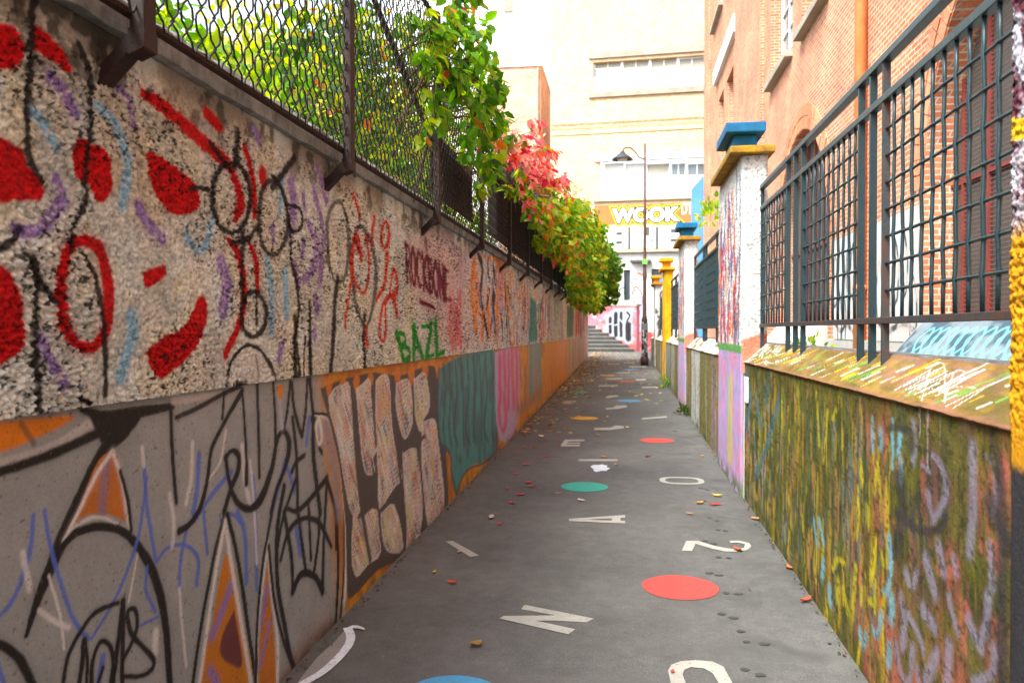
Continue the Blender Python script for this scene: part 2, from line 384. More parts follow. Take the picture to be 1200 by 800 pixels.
def road_mat(name, c1, c2):
    m, nt, b = new_mat(name); v = coords(nt)
    big = noise(nt, v, 0.9, 8, 0.65); mid = noise(nt, v, 9, 6, 0.7); fine = noise(nt, v, 170, 3, 0.7)
    c = mixc(nt, ramp(nt, big, [(0.35, (0, 0, 0)), (0.68, (1, 1, 1))]), c1, c2)
    c = mixc(nt, 1.0, c, ramp(nt, mid, [(0.3, (0.80,)*3), (0.72, (1.16,)*3)]), 'MULTIPLY')
    c = mixc(nt, 1.0, c, ramp(nt, fine, [(0.3, (0.62,)*3), (0.72, (1.38,)*3)]), 'MULTIPLY')
    w = N(nt, 'ShaderNodeTexVoronoi', Scale=38.0); nt.links.new(v, w.inputs['Vector'])
    sp = ramp(nt, w.outputs['Distance'], [(0.0, (1, 1, 1)), (0.13, (0, 0, 0))])
    wc = N(nt, 'ShaderNodeSeparateColor'); nt.links.new(w.outputs['Color'], wc.inputs[0])
    gt = N(nt, 'ShaderNodeMath', _operation='GREATER_THAN'); gt.inputs[1].default_value = 0.82; nt.links.new(wc.outputs[0], gt.inputs[0])
    ml = N(nt, 'ShaderNodeMath', _operation='MULTIPLY'); nt.links.new(sp, ml.inputs[0]); nt.links.new(gt.outputs[0], ml.inputs[1])
    c = mixc(nt, ml.outputs[0], c, lin((178, 168, 156)))
    # worn damp patches along the right-hand side
    sx = nt.nodes.new('ShaderNodeSeparateXYZ'); nt.links.new(v, sx.inputs[0])
    mr = N(nt, 'ShaderNodeMapRange'); mr.inputs['From Min'].default_value = 0.15; mr.inputs['From Max'].default_value = 0.85; nt.links.new(sx.outputs[0], mr.inputs['Value'])
    st = ramp(nt, noise(nt, v, 1.7, 5, 0.6, 0.6), [(0.46, (0, 0, 0)), (0.62, (1, 1, 1))])
    mm = N(nt, 'ShaderNodeMath', _operation='MULTIPLY'); nt.links.new(mr.outputs[0], mm.inputs[0]); nt.links.new(st, mm.inputs[1])
    c = mixc(nt, mm.outputs[0], c, tuple(x*0.55 for x in c1))
    nt.links.new(c, b.inputs['Base Color']); b.inputs['Roughness'].default_value = 0.8; b.inputs['Specular IOR Level'].default_value = 0.3
    p = bump(nt, b, fine, 0.55, 0.004); bump(nt, b, mid, 0.25, 0.01, p); return m
M['asphalt'] = road_mat('grey asphalt', lin((106, 102, 98)), lin((88, 85, 82)))
def mark_mat(name, c):      # worn road paint
    m, nt, b = new_mat(name); v = coords(nt)
    n = noise(nt, v, 150, 4, 0.7); n2 = noise(nt, v, 12, 4, 0.6)
    f = ramp(nt, n, [(0.36, (0, 0, 0)), (0.46, (1, 1, 1))])
    cc = mixc(nt, ramp(nt, n2, [(0.3, (0, 0, 0)), (0.7, (1, 1, 1))]), c, tuple(x*0.82 for x in c))
    cc = mixc(nt, f, tuple(x*0.7 for x in c), cc)
    wr = noise(nt, v, 55, 8, 0.75); wl = noise(nt, v, 4, 3, 0.5); av = N(nt, 'ShaderNodeMath', _operation='ADD'); nt.links.new(wr, av.inputs[0]); nt.links.new(wl, av.inputs[1])
    cc = mixc(nt, ramp(nt, av.outputs[0], [(0.60, (0, 0, 0)), (0.66, (.75,)*3)]) if False else ramp(nt, wr, [(0.57, (0, 0, 0)), (0.63, (.7,)*3)]), cc, lin((100, 94, 90)))
    nt.links.new(cc, b.inputs['Base Color']); b.inputs['Roughness'].default_value = 0.7; bump(nt, b, n, 0.5, 0.003); return m
M['mwhite'] = mark_mat('worn white road paint', lin((176, 170, 158)))
M['mred'] = mark_mat('coral road paint', lin((208, 70, 62)))
M['mteal'] = mark_mat('teal road paint', lin((44, 164, 142)))
M['mblue'] = mark_mat('blue road paint', lin((76, 156, 200)))
M['morange'] = mark_mat('orange road paint', lin((226, 160, 24)))
M['mpatch'] = mark_mat('pale grey spray patch', lin((150, 146, 138)))
M['mwhite2'] = mark_mat('fresh white spray paint', lin((232, 234, 240)))
M['mdark'] = simple('dark blot', (0.055, 0.052, 0.05), (0.075, 0.07, 0.068), 20, 0.7)
# ------------------------------------------------------------------ setting
mb = MB(); mb.add([(-400, -300, -0.05), (400, -300, -0.05), (400, 600, -0.05), (-400, 600, -0.05)], [(0, 1, 2, 3)])
tag(mb.build('ground', M['soil']), kind='structure')
def sheet(name, x0, x1, ys, z, mat, n=2):
    mb = MB()
    for y0, y1 in zip(ys[:-1], ys[1:]):
        mb.add([(x0, y0, gz(y0)+z), (x1, y0, gz(y0)+z), (x1, y1, gz(y1)+z), (x0, y1, gz(y1)+z)], [(0, 1, 2, 3)])
    return tag(mb.build(name, mat), kind='structure')
path = sheet('path', -1.75, 6.0, [-6, 0, 41], 0.0, M['asphalt'])
# ------------------------------------------------------------------ LEFT GRAFFITI WALL
XL = -1.49; HM = 1.39; HC = 2.47; YE = 34.8
lw = thing('graffiti_wall', 'long left-hand wall, rough pebble render above and smooth painted render below, covered in graffiti', 'wall', (-1.7, 16, 0))
MB().box(-1.86, -3.0, -0.1, XL-0.03, YE-0.01, HC).build('wall_core', M['concrete'], lw)
def cols_for(X, y_start, y_near, y_end, dmax, px=1.0, dmin=0.0028):
    ys = list(np.arange(y_start, y_near, 0.02)); y = y_near
    while y < y_end:
        ys.append(y); y += min(max(px*y*y/(F*abs(X)*0.853), dmin), dmax)
    ys.append(y_end); return np.array(ys)
usL = cols_for(XL, -2.5, 1.75, YE, 0.05)
RED = lin((190, 8, 16)); PUR = lin((146, 122, 190)); LBL = lin((134, 186, 218)); BLK = lin((38, 34, 36)); ORED = lin((214, 50, 22))
MAR = lin((112, 14, 44)); GRN = lin((22, 150, 40)); WHT = lin((222, 220, 220)); ORG = lin((226, 132, 14)); GRY = lin((152, 158, 160)); MUS = lin((216, 146, 10))
BLU = lin((84, 112, 208)); TEA = lin((78, 144, 140)); PNK = lin((214, 90, 130)); LIL = lin((186, 170, 206)); BLK2 = lin((26, 22, 22)); DGR = lin((84, 76, 72))
# --- upper roughcast
vsU = np.concatenate([[HM-0.012], np.arange(HM-0.006, HC-0.001, 0.0031), [HC]])
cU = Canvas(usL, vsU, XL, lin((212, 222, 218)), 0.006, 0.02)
def mass(c, col, seed, sc, lo, hi, a=1.0, mask=1.0):
    n = fbm(c.U/sc, c.V/sc, seed, 4); al = sstep(lo, hi, n)*a*mask
    c.C = c.C*(1-al[..., None])+np.array(col)*al[..., None]
mass(cU, lin((216, 214, 184)), 5, 0.22, 0.45, 0.62, 0.7); mass(cU, lin((178, 182, 176)), 15, 0.35, 0.5, 0.66, 0.6)
mass(cU, lin((208, 204, 196)), 25, 0.16, 0.55, 0.68, 0.45)
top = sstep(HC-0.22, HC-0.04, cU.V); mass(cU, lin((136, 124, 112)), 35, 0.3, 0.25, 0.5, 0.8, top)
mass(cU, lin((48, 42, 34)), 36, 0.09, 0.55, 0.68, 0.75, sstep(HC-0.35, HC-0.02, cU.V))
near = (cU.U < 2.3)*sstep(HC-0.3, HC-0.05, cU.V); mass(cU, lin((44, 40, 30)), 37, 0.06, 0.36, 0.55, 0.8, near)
S, P = cU.stroke, cU.poly
# pale tint of the smooth, less pebbled stretch
P([(105,105),(150,115),(180,180),(190,260),(140,250),(120,180)], lin((190, 172, 140)), 0.5, 0.03)
for pl in ([(-8,28),(10,30),(20,42),(25,62),(18,78),(8,81),(-8,79)], [(36,29),(50,36),(62,47),(74,60),(82,78),(80,84),(68,79),(52,68),(40,60),(33,48)],
           [(-8,158),(15,168),(28,176),(33,195),(50,215),(48,233),(35,236),(15,235),(-8,234)],
           [(83,172),(90,162),(98,164),(104,170),(115,170),(123,180),(129,200),(130,222),(120,237),(110,234),(102,216),(92,212),(84,198)],
           [(170,180),(176,177),(195,190),(215,203),(228,215),(234,232),(230,245),(218,252),(205,252),(192,243),(180,225),(172,200)],
           [(-8,304),(8,318),(18,335),(26,360),(29,385),(24,410),(12,420),(-8,422)], [(166,320),(178,312),(193,312),(193,322),(182,332),(170,337)],
           [(170,420),(172,408),(190,395),(210,386),(222,370),(232,348),(240,350),(242,368),(238,390),(225,412),(205,432),(190,443),(180,440)],
           [(238,122),(246,129),(256,140),(262,152),(256,156),(246,146),(237,134)]): P(pl, RED, 1, 0.006)
S([(166,110),(185,122),(210,142),(240,168),(263,190)], [13,17,18,17,14], RED, 1, .15); S([(262,186),(272,205),(279,225),(281,240),(275,256)], [9,9,10,11,8], RED, 1, .2)
S([(285,172),(291,190),(296,215),(297,252)], [6,8,8,6], RED, 1, .2); S([(308,203),(308,212)], 9, RED, 1, .2)
S([(102,283),(116,292),(124,318),(127,350),(122,388),(104,407),(86,400),(73,378),(69,345),(72,312),(82,288),(98,281)], 15, RED, 1, .15)
S([(266,281),(278,298),(284,330),(283,362),(275,390),(264,414)], [5,9,9,8,9,9], RED, 1, .2); S([(291,285),(298,305),(302,340)], [5,8,6], RED, 1, .2)
for pts, w in (([(55,92),(70,104),(84,130)],17), ([(135,103),(148,115),(156,148)],9), ([(16,268),(36,272),(58,255),(72,236)],18), ([(65,208),(73,222)],11), ([(162,243),(172,262),(190,280)],14),
      ([(258,308),(264,332),(260,364)],12), ([(48,398),(58,425),(74,448)],15), ([(298,152),(302,165)],8), ([(341,214),(343,240),(340,270)],8), ([(355,230),(356,243)],5), ([(367,222),(377,262)],6),
      ([(372,198),(382,236)],6), ([(360,262),(369,280),(369,305),(362,322),(354,327)],8), ([(354,285),(353,298)],6), ([(378,276),(375,330)],6), ([(369,350),(372,362)],8), ([(318,266),(319,281)],5),
      ([(329,402),(326,420)],6), ([(345,310),(348,335)],4), ([(368,385),(368,395)],5)): S(pts, w, PUR, .95, .3)
for pts, w in (([(112,126),(130,140),(145,175),(149,205),(142,240)],12), ([(38,130),(50,148),(64,170)],14), ([(216,275),(229,294),(242,285),(248,260)],9), ([(153,370),(155,392),(141,441)],14),
      ([(331,204),(327,250)],6), ([(313,305),(318,345),(316,388)],6), ([(334,318),(335,368)],7)): S(pts, w, LBL, .95, .3)
sp = lambda pts, w, a=.95: S(pts, [x*1.2 for x in w] if isinstance(w, list) else w*1.2, BLK2, a, .5)
for pts, w in (([(40,-5),(33,60),(30,120),(33,180),(46,212)],9), ([(92,53),(104,90),(103,150),(98,205),(100,232),(86,262),(80,292)],7), ([(-5,292),(10,285),(22,268)],10), ([(28,298),(42,325),(62,352)],9),
      ([(36,300),(42,345),(40,400),(44,490)],9), ([(96,298),(112,325),(120,370),(122,400),(124,462)],7), ([(222,222),(232,220),(244,222)],5),
      ([(277,157),(275,178),(274,195)],6), ([(246,168),(262,190),(270,202)],5), ([(284,275),(282,320),(283,350)],5), ([(345,185),(330,205),(318,220)],7), ([(270,285),(288,280),(302,265)],6),
      ([(335,240),(350,245),(353,262),(343,272),(336,262)],3.5), ([(318,205),(330,225),(338,262),(340,300),(347,335),(349,370),(344,410),(343,450)],3),
      ([(395,327),(392,360),(390,398),(386,440)],4.5), ([(426,370),(426,400),(427,437)],3.5), ([(361,355),(363,400),(364,450)],3.5), ([(345,372),(348,410),(351,460)],4), ([(299,342),(300,380)],3)): sp(pts, w)
cU.ring(270, 232, 22, 41, 7, BLK2, .95, .5); cU.ring(319, 255, 17, 44, 6, BLK2, .9, .5); cU.ring(296, 368, 15, 26, 6.5, BLK2, .95, .5)
sp([(383,300),(383,262),(390,240),(400,238),(406,262),(408,300),(403,325),(393,330),(385,312),(383,290)], 3.5, .75)
sp([(412,290),(416,270),(424,266),(434,285),(440,315),(438,352),(428,383),(418,362),(412,325),(411,290)], 4, .8)
o = lambda pts, w: S(pts, w, ORED, .95, .3)
o([(415,278),(412,305),(415,330),(426,343),(431,322),(431,292),(427,278)], 3.5); o([(418,280),(422,300)], 6); o([(414,228),(421,256)], 3); o([(438,256),(435,282)], 3.5)
cU.ring(451, 275, 4.5, 15, 3.5, ORED); o([(453,298),(450,332),(441,352)], 3.5); o([(458,350),(465,338),(463,318),(459,322),(456,345),(448,358),(444,385),(447,400),(451,390),(452,352),(463,345)], 3); o([(460,345),(465,368)], 3.5)
o([(412,322),(406,355),(404,382)], 2.5); o([(428,385),(430,405)], 3)
# pink haze and the maroon tag
cU.poly([(480,290),(505,275),(545,300),(556,350),(552,405),(520,400),(500,372),(482,345)], lin((206, 150, 160)), .55, .12)
cU.text('ROCKBONE', [(474,286),(526,318),(528,353),(476,328)], 2.6, MAR, .95, .3); S([(491,353),(508,360)], 5, MAR); S([(498,284),(499,288)], 5, MAR, .7)
cU.text('BAZL', [(462,391),(523,376),(523,415),(471,423)], 4.5, GRN, 1, .25)
for pts in ([(528,352),(527,380),(530,405)], [(538,350),(536,380),(540,404)], [(533,366),(534,400)]): S(pts, 5, lin((216, 60, 70)), .7, .6)
S([(525,288),(530,300),(535,295),(541,310),(545,300),(546,325)], 3, PUR, .5, .5)
# black outline lapping up from the lower piece
for pts, w in (([(264,452),(268,432),(278,412),(290,404),(304,410),(316,428),(323,450)],4.5), ([(299,416),(303,438),(304,452)],2.5), ([(344,395),(346,445)],3), ([(362,395),(364,445)],3), ([(357,395),(356,445)],2)): S(pts, w, BLK2, .95, .25)
cU.poly([(268,450),(276,420),(290,410),(310,426),(320,450)], lin((206, 204, 204)), .45, .01)
# ragged white and black band along the lower lip
S([(104,470),(130,478),(160,470),(200,462)], 9, WHT, .75, .6); S([(92,467),(105,473)], 8, BLK2, 1, .3); S([(276,452),(288,448)], 8, BLK2, 1, .3); S([(210,450),(255,445),(320,445)], 8, WHT, .4, .7)
# the orange and black lettering and the jumble further along
pal = [ORG, ORG, lin((240, 190, 60)), lin((236, 150, 30)), lin((60, 66, 90)), lin((196, 170, 190)), lin((120, 160, 190)), lin((230, 224, 214)), lin((200, 70, 40)), BLK2, lin((150, 110, 150))]
cU.poly_w([(7.6, 1.42), (16.8, 1.42), (16.8, 2.4), (7.7, 2.42)], lin((206, 196, 190)), .8, .05)
for pts, w in (([(556,308),(553,330),(553,352),(558,385)],4), ([(558,330),(559,350),(556,370)],5), ([(566,300),(578,304),(583,296)],5), ([(584,305),(587,330),(583,355),(582,388)],5),
       ([(590,312),(592,350)],3), ([(566,370),(565,392)],3.5), ([(572,360),(574,388)],2.5)): S(pts, w, ORG, .95, .25)
for pts, w in (([(560,298),(565,315),(563,345),(567,370),(571,392)],2.6), ([(570,305),(573,335),(570,360)],2), ([(577,312),(581,335),(577,356),(580,386)],2.6), ([(592,335),(594,380)],1.6)): S(pts, w, BLK2, .95, .25)
rr = random.Random(5)
def jumble(c, y0, y1, h0, h1, n, cols, rr, wr=(0.03, 0.12), lr=(0.15, 0.6), a=.85, slant=0.10):
    for i in range(n):
        y = rr.uniform(y0, y1); h = rr.uniform(h0, h1); L = rr.uniform(*lr); s = rr.uniform(-slant, slant)*3; col = cols[rr.randrange(len(cols))]
        k = rr.random()
        if k < .6: pts = [(y, h-L/2), (y+s*.3+rr.uniform(-.05, .05), h), (y+s, h+L/2)]
        elif k < .85: pts = [(y, h+L/2), (y-.1, h), (y+.05, h-L/2), (y+.28, h-.2*L), (y+.22, h+L/2)]
        else: pts = [(y+.16*math.cos(t), h+L*.45*math.sin(t)) for t in [i2*.9 for i2 in range(8)]]
        c.stroke_w(pts, rr.uniform(*wr), col, a, .3, 4)
jumble(cU, 8.4, 10.5, 1.6, 2.35, 34, [ORG, lin((120, 160, 200)), WHT, lin((60, 66, 90)), lin((220, 120, 40)), LIL], rr, (.03, .09), (.2, .55))
jumble(cU, 10.5, 13.0, 1.5, 2.35, 60, pal, rr, (.03, .09), (.2, .6)); jumble(cU, 13.8, 17, 1.5, 2.35, 46, pal, rr, (.04, .12), (.2, .6))
cU.poly_w([(17, 1.42), (24, 1.42), (24, 2.42), (17, 2.42)], lin((220, 206, 196)), .7, .05)
jumble(cU, 17, 24, 1.5, 2.35, 40, [lin((214, 190, 200)), PUR, WHT, lin((190, 120, 130)), lin((150, 130, 160))], rr, (.08, .3), (.3, .8), .5)
cU.poly_w([(12.9, 1.42), (14.2, 1.42), (14.0, 2.1), (13.1, 2.15)], lin((52, 140, 132)), .9, .05); cU.poly_w([(21.6, 1.42), (24.2, 1.42), (24.2, 2.3), (21.6, 2.3)], lin((70, 122, 96)), .9, .08)
cU.poly_w([(25.5, 1.42), (29.5, 1.42), (29.5, 2.35), (25.5, 2.35)], lin((216, 96, 60)), .8, .2); cU.poly_w([(29.7, 1.42), (YE, 1.42), (YE, 2.4), (29.7, 2.4)], lin((150, 120, 120)), .7, .2)
jumble(cU, 24, 34, 1.5, 2.35, 30, [lin((220, 90, 50)), LIL, lin((190, 70, 40)), DGR], rr, (.1, .4), (.3, .8), .6)
# relief: real pebbles near the camera, softer further off
dist = cU.U
wv = worley(cU.U/0.017, cU.V/0.017, 3); wv2 = worley(cU.U/0.010, cU.V/0.010, 9)
peb = np.clip(1-wv*1.15, 0, 1)*0.6+np.clip(1-wv2, 0, 1)*0.4
smoothpatch = sstep(HC-0.13, HC-0.03, cU.V); blob = fbm(cU.U/0.25, cU.V/0.25, 41, 3)
amp = 0.017*(1-0.85*smoothpatch)*(0.55+0.75*sstep(0.35, 0.6, blob))*np.clip(5.5/np.maximum(dist, 1.0), 0.35, 1)
amp = np.where(dist > 2.15, amp, amp*1.25)
dx = amp*(peb-0.35)+0.012*(fbm(cU.U/0.12, cU.V/0.12, 51, 3)-0.5)
VV = cU.V.copy(); VV[0] = HM-0.004+0.016*(fbm(usL/0.03, usL*0, 61, 3)-0.5); VV[1] = VV[0]+0.003
XX = XL+dx; XX[0] = XL-0.03; XX[-1] = XL-0.03
# pits of the render darkened in the colour, standing in for their shade
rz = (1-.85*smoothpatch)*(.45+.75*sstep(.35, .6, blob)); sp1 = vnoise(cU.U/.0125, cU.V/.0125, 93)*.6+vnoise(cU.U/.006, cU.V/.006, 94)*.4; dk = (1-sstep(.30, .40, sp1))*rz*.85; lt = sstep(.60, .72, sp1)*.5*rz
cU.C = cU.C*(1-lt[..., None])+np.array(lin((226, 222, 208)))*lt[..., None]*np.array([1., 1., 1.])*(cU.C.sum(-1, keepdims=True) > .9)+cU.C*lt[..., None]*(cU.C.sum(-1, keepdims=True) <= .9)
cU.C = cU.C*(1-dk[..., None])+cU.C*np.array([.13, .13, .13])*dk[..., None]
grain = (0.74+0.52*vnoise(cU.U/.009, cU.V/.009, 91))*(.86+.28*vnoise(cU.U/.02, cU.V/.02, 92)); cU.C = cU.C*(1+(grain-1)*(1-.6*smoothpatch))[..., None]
pit = (np.clip((0.30-peb)/0.22, 0, 1)*(1-.8*smoothpatch)*np.clip(9/np.maximum(cU.U, 1), .25, 1))[..., None]*0.75  # painted shade that follows the hollows of the relief
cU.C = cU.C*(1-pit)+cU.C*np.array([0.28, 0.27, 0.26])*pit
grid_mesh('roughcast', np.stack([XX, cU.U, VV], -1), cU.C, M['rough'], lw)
# --- lower smooth render
vsD = np.concatenate([np.arange(-0.06, HM-0.006, 0.004), [HM+0.004]])
cD = Canvas(usL, vsD, XL, MUS, 0.002, 0.03)
S, P = cD.stroke, cD.poly
ycut = on_x(402, 560, XL)[0]
g = 1-sstep(ycut-0.3, ycut+0.02, cD.U+0.25*(cD.V-0.7)); mass(cD, GRY, 1, .2, -1, -.5, 1.0, g)
mass(cD, lin((166, 170, 172)), 2, .3, .45, .7, .5, g); mass(cD, lin((176, 96, 30)), 3, .25, .5, .66, .7, 1-g); mass(cD, lin((160, 110, 30)), 4, .1, .5, .7, .5, 1-g)
mass(cD, lin((150, 90, 50)), 6, .2, .35, .6, .6, g*(1-sstep(0.0, 0.25, cD.V))*sstep(2.5, 3.4, cD.U))
P([(-8,496),(45,490),(92,487),(66,505),(14,527),(-8,528)], ORG, 1, .008); S([(30,496),(45,520)], 8, DGR, .6, .6)
S([(-8,548),(30,536),(70,522),(110,497)], 13, lin((200, 198, 200)), .85, .5); S([(-8,556),(30,545),(70,530),(118,508)], 13, BLK2, 1, .35)
S([(100,480),(130,487),(165,483),(207,476)], [8,14,16,8], BLK2, 1, .2); S([(207,470),(232,466),(262,460)], [10,10,6], lin((196, 192, 190)), .9, .5); S([(210,489),(235,478),(262,463),(285,452)], 6, BLK2, .95, .3)
P([(108,487),(165,484),(166,496),(152,512),(138,520),(124,520),(118,508)], BLK2, 1, .006)
S([(150,500),(125,530),(100,580),(78,630),(60,675),(48,705),(36,744)], [26,17,16,19,16,12,6], BLK2, 1, .12)
P([(136,526),(143,535),(153,580),(157,612),(130,602),(100,606),(84,625),(105,575),(120,540)], lin((190, 112, 40)), 1, .004)
S([(129,545),(126,575),(124,600)], 13, lin((140, 118, 140)), .8, .5)
S([(135,530),(118,556),(98,596),(79,634)], 5, WHT, .9, .35); S([(137,529),(147,560),(153,600),(158,628)], 5, WHT, .9, .35); S([(80,632),(96,614),(122,606),(148,618),(157,627)], 5, WHT, .8, .4)
S([(146,552),(154,585),(158,622)], 4.5, BLK2); S([(78,640),(94,624),(120,617),(150,624),(174,652),(190,690),(199,738),(203,805)], [9,11,11,11,11,11,9,8], BLK2, 1, .15)
b = lambda pts, w: S(pts, w, BLU, .85, .35)
for pts, w in (([(44,605),(40,645),(28,685),(14,712),(-6,730)],7), ([(57,598),(62,632),(74,678),(92,728),(108,748)],6), ([(173,543),(176,590),(186,655)],5), ([(176,560),(168,620),(156,660),(140,700),(112,748)],4.5),
      ([(188,657),(200,642),(222,639),(236,655),(234,684)],5), ([(222,622),(216,655),(214,687)],4.5), ([(237,533),(235,570),(230,600)],6), ([(232,608),(255,575),(275,552)],6), ([(176,665),(175,692),(186,716)],4.5), ([(166,734),(190,722)],4),
      ([(282,600),(290,625),(292,682)],5), ([(262,610),(275,602),(285,612)],5), ([(300,560),(302,600),(304,690)],4), ([(337,540),(330,570),(322,600)],4), ([(340,548),(348,575)],4), ([(242,600),(247,648)],4), ([(365,490),(362,520)],4), ([(350,620),(355,648)],5), ([(0,770),(10,800)],7),([(125,770),(120,800)],8)): b(pts, w)
for pts, w in (([(171,525),(173,545)],5), ([(229,520),(228,560),(222,590)],5), ([(203,580),(208,610),(206,640)],5), ([(268,505),(262,540),(248,562)],3), ([(287,523),(290,560),(296,590)],5), ([(62,675),(75,720),(80,760)],4), ([(50,715),(70,728),(85,735)],7), ([(32,648),(34,660),(40,690)],8), ([(214,690),(218,740),(222,780)],3.5), ([(296,540),(300,580),(304,660)],3), ([(165,650),(155,705)],2.5),([(187,740),(186,765)],8)): S(pts, w, lin((220, 218, 220)), .75, .6)
k = lambda pts, w: S(pts, [x*1.2 for x in w] if isinstance(w, list) else w*1.2, BLK2, 1, .2)
for pts, w in (([(78,805),(84,770),(100,738),(118,716),(143,706)],5), ([(103,750),(101,775),(97,805)],6), ([(104,750),(107,775),(106,805)],4), ([(112,805),(113,775),(122,752),(133,756),(137,775),(134,805)],5), ([(148,704),(143,750),(137,800)],5), ([(149,704),(148,750),(147,800)],5),
      ([(153,722),(155,714),(162,714),(165,728),(162,745),(150,770)],4.5), ([(153,722),(158,742),(172,758),(184,772),(182,784),(168,792),(150,792)],5), ([(125,782),(118,805)],4), ([(-6,752),(12,758),(30,775),(44,805)],10),
      ([(204,478),(205,520),(208,560),(211,588)],4), ([(287,458),(268,492),(252,525),(247,560),(238,595),(226,614),(214,622)],[5,4,4,4,5,6,8]),
      ([(266,460),(264,490)],2.5), ([(287,456),(290,500),(292,540),(292,566)],[2.5,2.5,3,4]), ([(304,448),(306,500),(307,558)],3), ([(268,536),(275,528),(283,534),(282,552),(274,572),(266,600)],5), ([(268,536),(272,565),(281,588),(296,596),(310,582),(322,548),(328,515),(336,505),(342,520),(338,545),(328,572),(321,600)],[4,4,6,8,8,5,4,6,5,4,4,4]),
      ([(323,448),(326,490),(326,520)],2.5), ([(343,448),(340,480),(336,504)],2.5), ([(345,450),(348,480),(356,510)],3), ([(357,510),(361,480),(363,445)],2.5), ([(346,490),(350,530),(352,600)],3), ([(366,445),(369,480),(372,490)],3), ([(336,570),(328,620),(328,680),(336,730),(345,775),(352,792)],4), ([(350,560),(334,610),(326,655)],3),
      ([(332,655),(340,625),(352,610),(364,607),(378,614),(391,640)],[3,4,5,5,5,3]), ([(346,692),(344,650),(336,600)],3.5), ([(346,692),(353,676),(362,671),(373,677),(381,692)],[6,6,8,6,6]), ([(381,692),(382,640),(386,562)],3), ([(352,600),(356,632),(361,668)],3), ([(364,590),(367,655)],2.5), ([(377,600),(376,630),(371,668)],3),
      ([(338,595),(352,598),(368,582),(386,560)],5), ([(360,533),(350,541),(345,552)],4), ([(397,600),(399,660),(396,728)],2.5), ([(386,562),(396,600),(397,640)],3), ([(370,487),(370,530),(374,570),(378,600)],4), ([(368,490),(376,520),(380,530)],3), ([(407,600),(406,670),(401,730)],3), ([(412,600),(418,640),(414,690)],2.5)): k(pts, w)
P([(268,648),(277,660),(286,720),(297,805),(238,805),(252,730),(260,680)], lin((200, 124, 18)), 1, .004); S([(274,685),(262,720),(252,745)], 8, PUR, .95, .3); P([(278,714),(287,770),(282,782),(262,768),(264,744)], lin((92, 44, 60)), .9, .008); S([(250,785),(258,800)], 8, PUR, .9, .4)
S([(267,602),(256,645),(244,705),(236,755),(229,805)], 4.5, BLK2, 1, .15); S([(268,610),(258,660),(246,740),(237,805)], 4.5, WHT, .9, .3); S([(268,612),(275,665),(288,740),(298,805)], 4.5, WHT, .9, .3); S([(270,603),(280,645),(292,720),(304,805)], 4.5, BLK2, 1, .15)
P([(317,650),(320,700),(325,760),(325,805),(306,805),(311,712)], lin((196, 118, 30)), 1, .004); S([(316,690),(310,730)], 6, PUR, .8, .5); S([(319,730),(308,780)], 4, PUR, .9, .4)
S([(316,632),(310,690),(305,750),(304,805)], 3.5, WHT, .9, .3); S([(316,632),(321,690),(328,745),(328,805)], 3.5, WHT, .9, .3); S([(321,605),(311,660),(305,730),(303,805)], 3.5, BLK2); S([(318,640),(324,700),(335,750),(349,788)], 3.5, BLK2)
S([(330,453),(332,480),(334,500)], 4, lin((170, 178, 196)), .9, .4); P([(327,452),(335,452),(331,470)], ORG, 1, .004)
S([(377,492),(380,512),(376,520),(373,500),(377,490)], 3, WHT, .9, .3); S([(372,486),(386,490),(396,515),(403,556),(408,610),(408,670),(404,728)], 3.2, WHT, .9, .25); S([(370,484),(388,488),(399,515),(407,560),(411,605)], 3, BLK2, 1, .2)
S([(385,500),(394,540),(400,600)], 9, lin((140, 140, 160)), .7, .6)
# the streaky letters on dark grey
P([(378,455),(400,446),(440,436),(470,440),(505,428),(514,440),(522,500),(527,590),(520,612),(500,632),(480,650),(445,668),(415,700),(409,690),(408,620),(400,545),(388,492)], DGR, 1, .008)
for q in range(9): x = 384+q*16; P([(x, 452-q*2.5),(x+4,444-q*3),(x+8,450-q*2.5),(x+4,466-q*2)], ORG, .8, .01)
LET = [[(388,466),(395,455),(404,451),(412,452),(416,500),(421,560),(425,596),(418,604),(412,592),(406,560),(397,510),(390,484)], [(417,604),(444,598),(448,645),(434,660),(420,675),(415,650)],
 [(420,456),(428,449),(436,447),(440,490),(444,522),(439,536),(441,552),(432,555),(427,535),(423,490)], [(443,447),(449,440),(458,446),(461,500),(468,540),(473,560),(466,568),(458,580),(447,596),(446,560),(443,505)],
 [(467,450),(474,445),(482,449),(486,485),(482,505),(476,514),(471,500),(466,474)], [(474,532),(486,525),(494,536),(497,590),(491,638),(479,642),(477,590)], [(487,445),(500,438),(505,474),(498,490),(495,506),(489,486)],
 [(497,495),(511,492),(515,520),(521,570),(521,598),(508,622),(501,600),(496,540)], [(449,602),(464,592),(474,640),(458,646),(451,630)]]
def hatch(seed, cols):
    def tex(U, V): return 0.35+0.65*sstep(.42, .6, fbm((U*1.2+V*.9)/.014, (U-V)/.16, seed, 3))
    return tex
for i, L in enumerate(LET):
    P(L, lin((196, 198, 192)), 1, .004)
    for j, c2 in enumerate((lin((226, 150, 50)), lin((226, 206, 80)), lin((96, 90, 120)), lin((214, 150, 150)), lin((228, 226, 222)))):
        sc = seed = i*7+j
        def tex(U, V, sd=seed): return sstep(.5, .62, fbm((U*1.3+V)/.012, (U-V)/.2, sd, 2))*sstep(.42, .6, fbm(U/.12, V/.16, sd+50, 2))
        P(L, c2, .85, .004, True, tex)
    cD.stroke(list(L)+[L[0]], 1.6, lin((214, 208, 206)), .8, .3, 3)
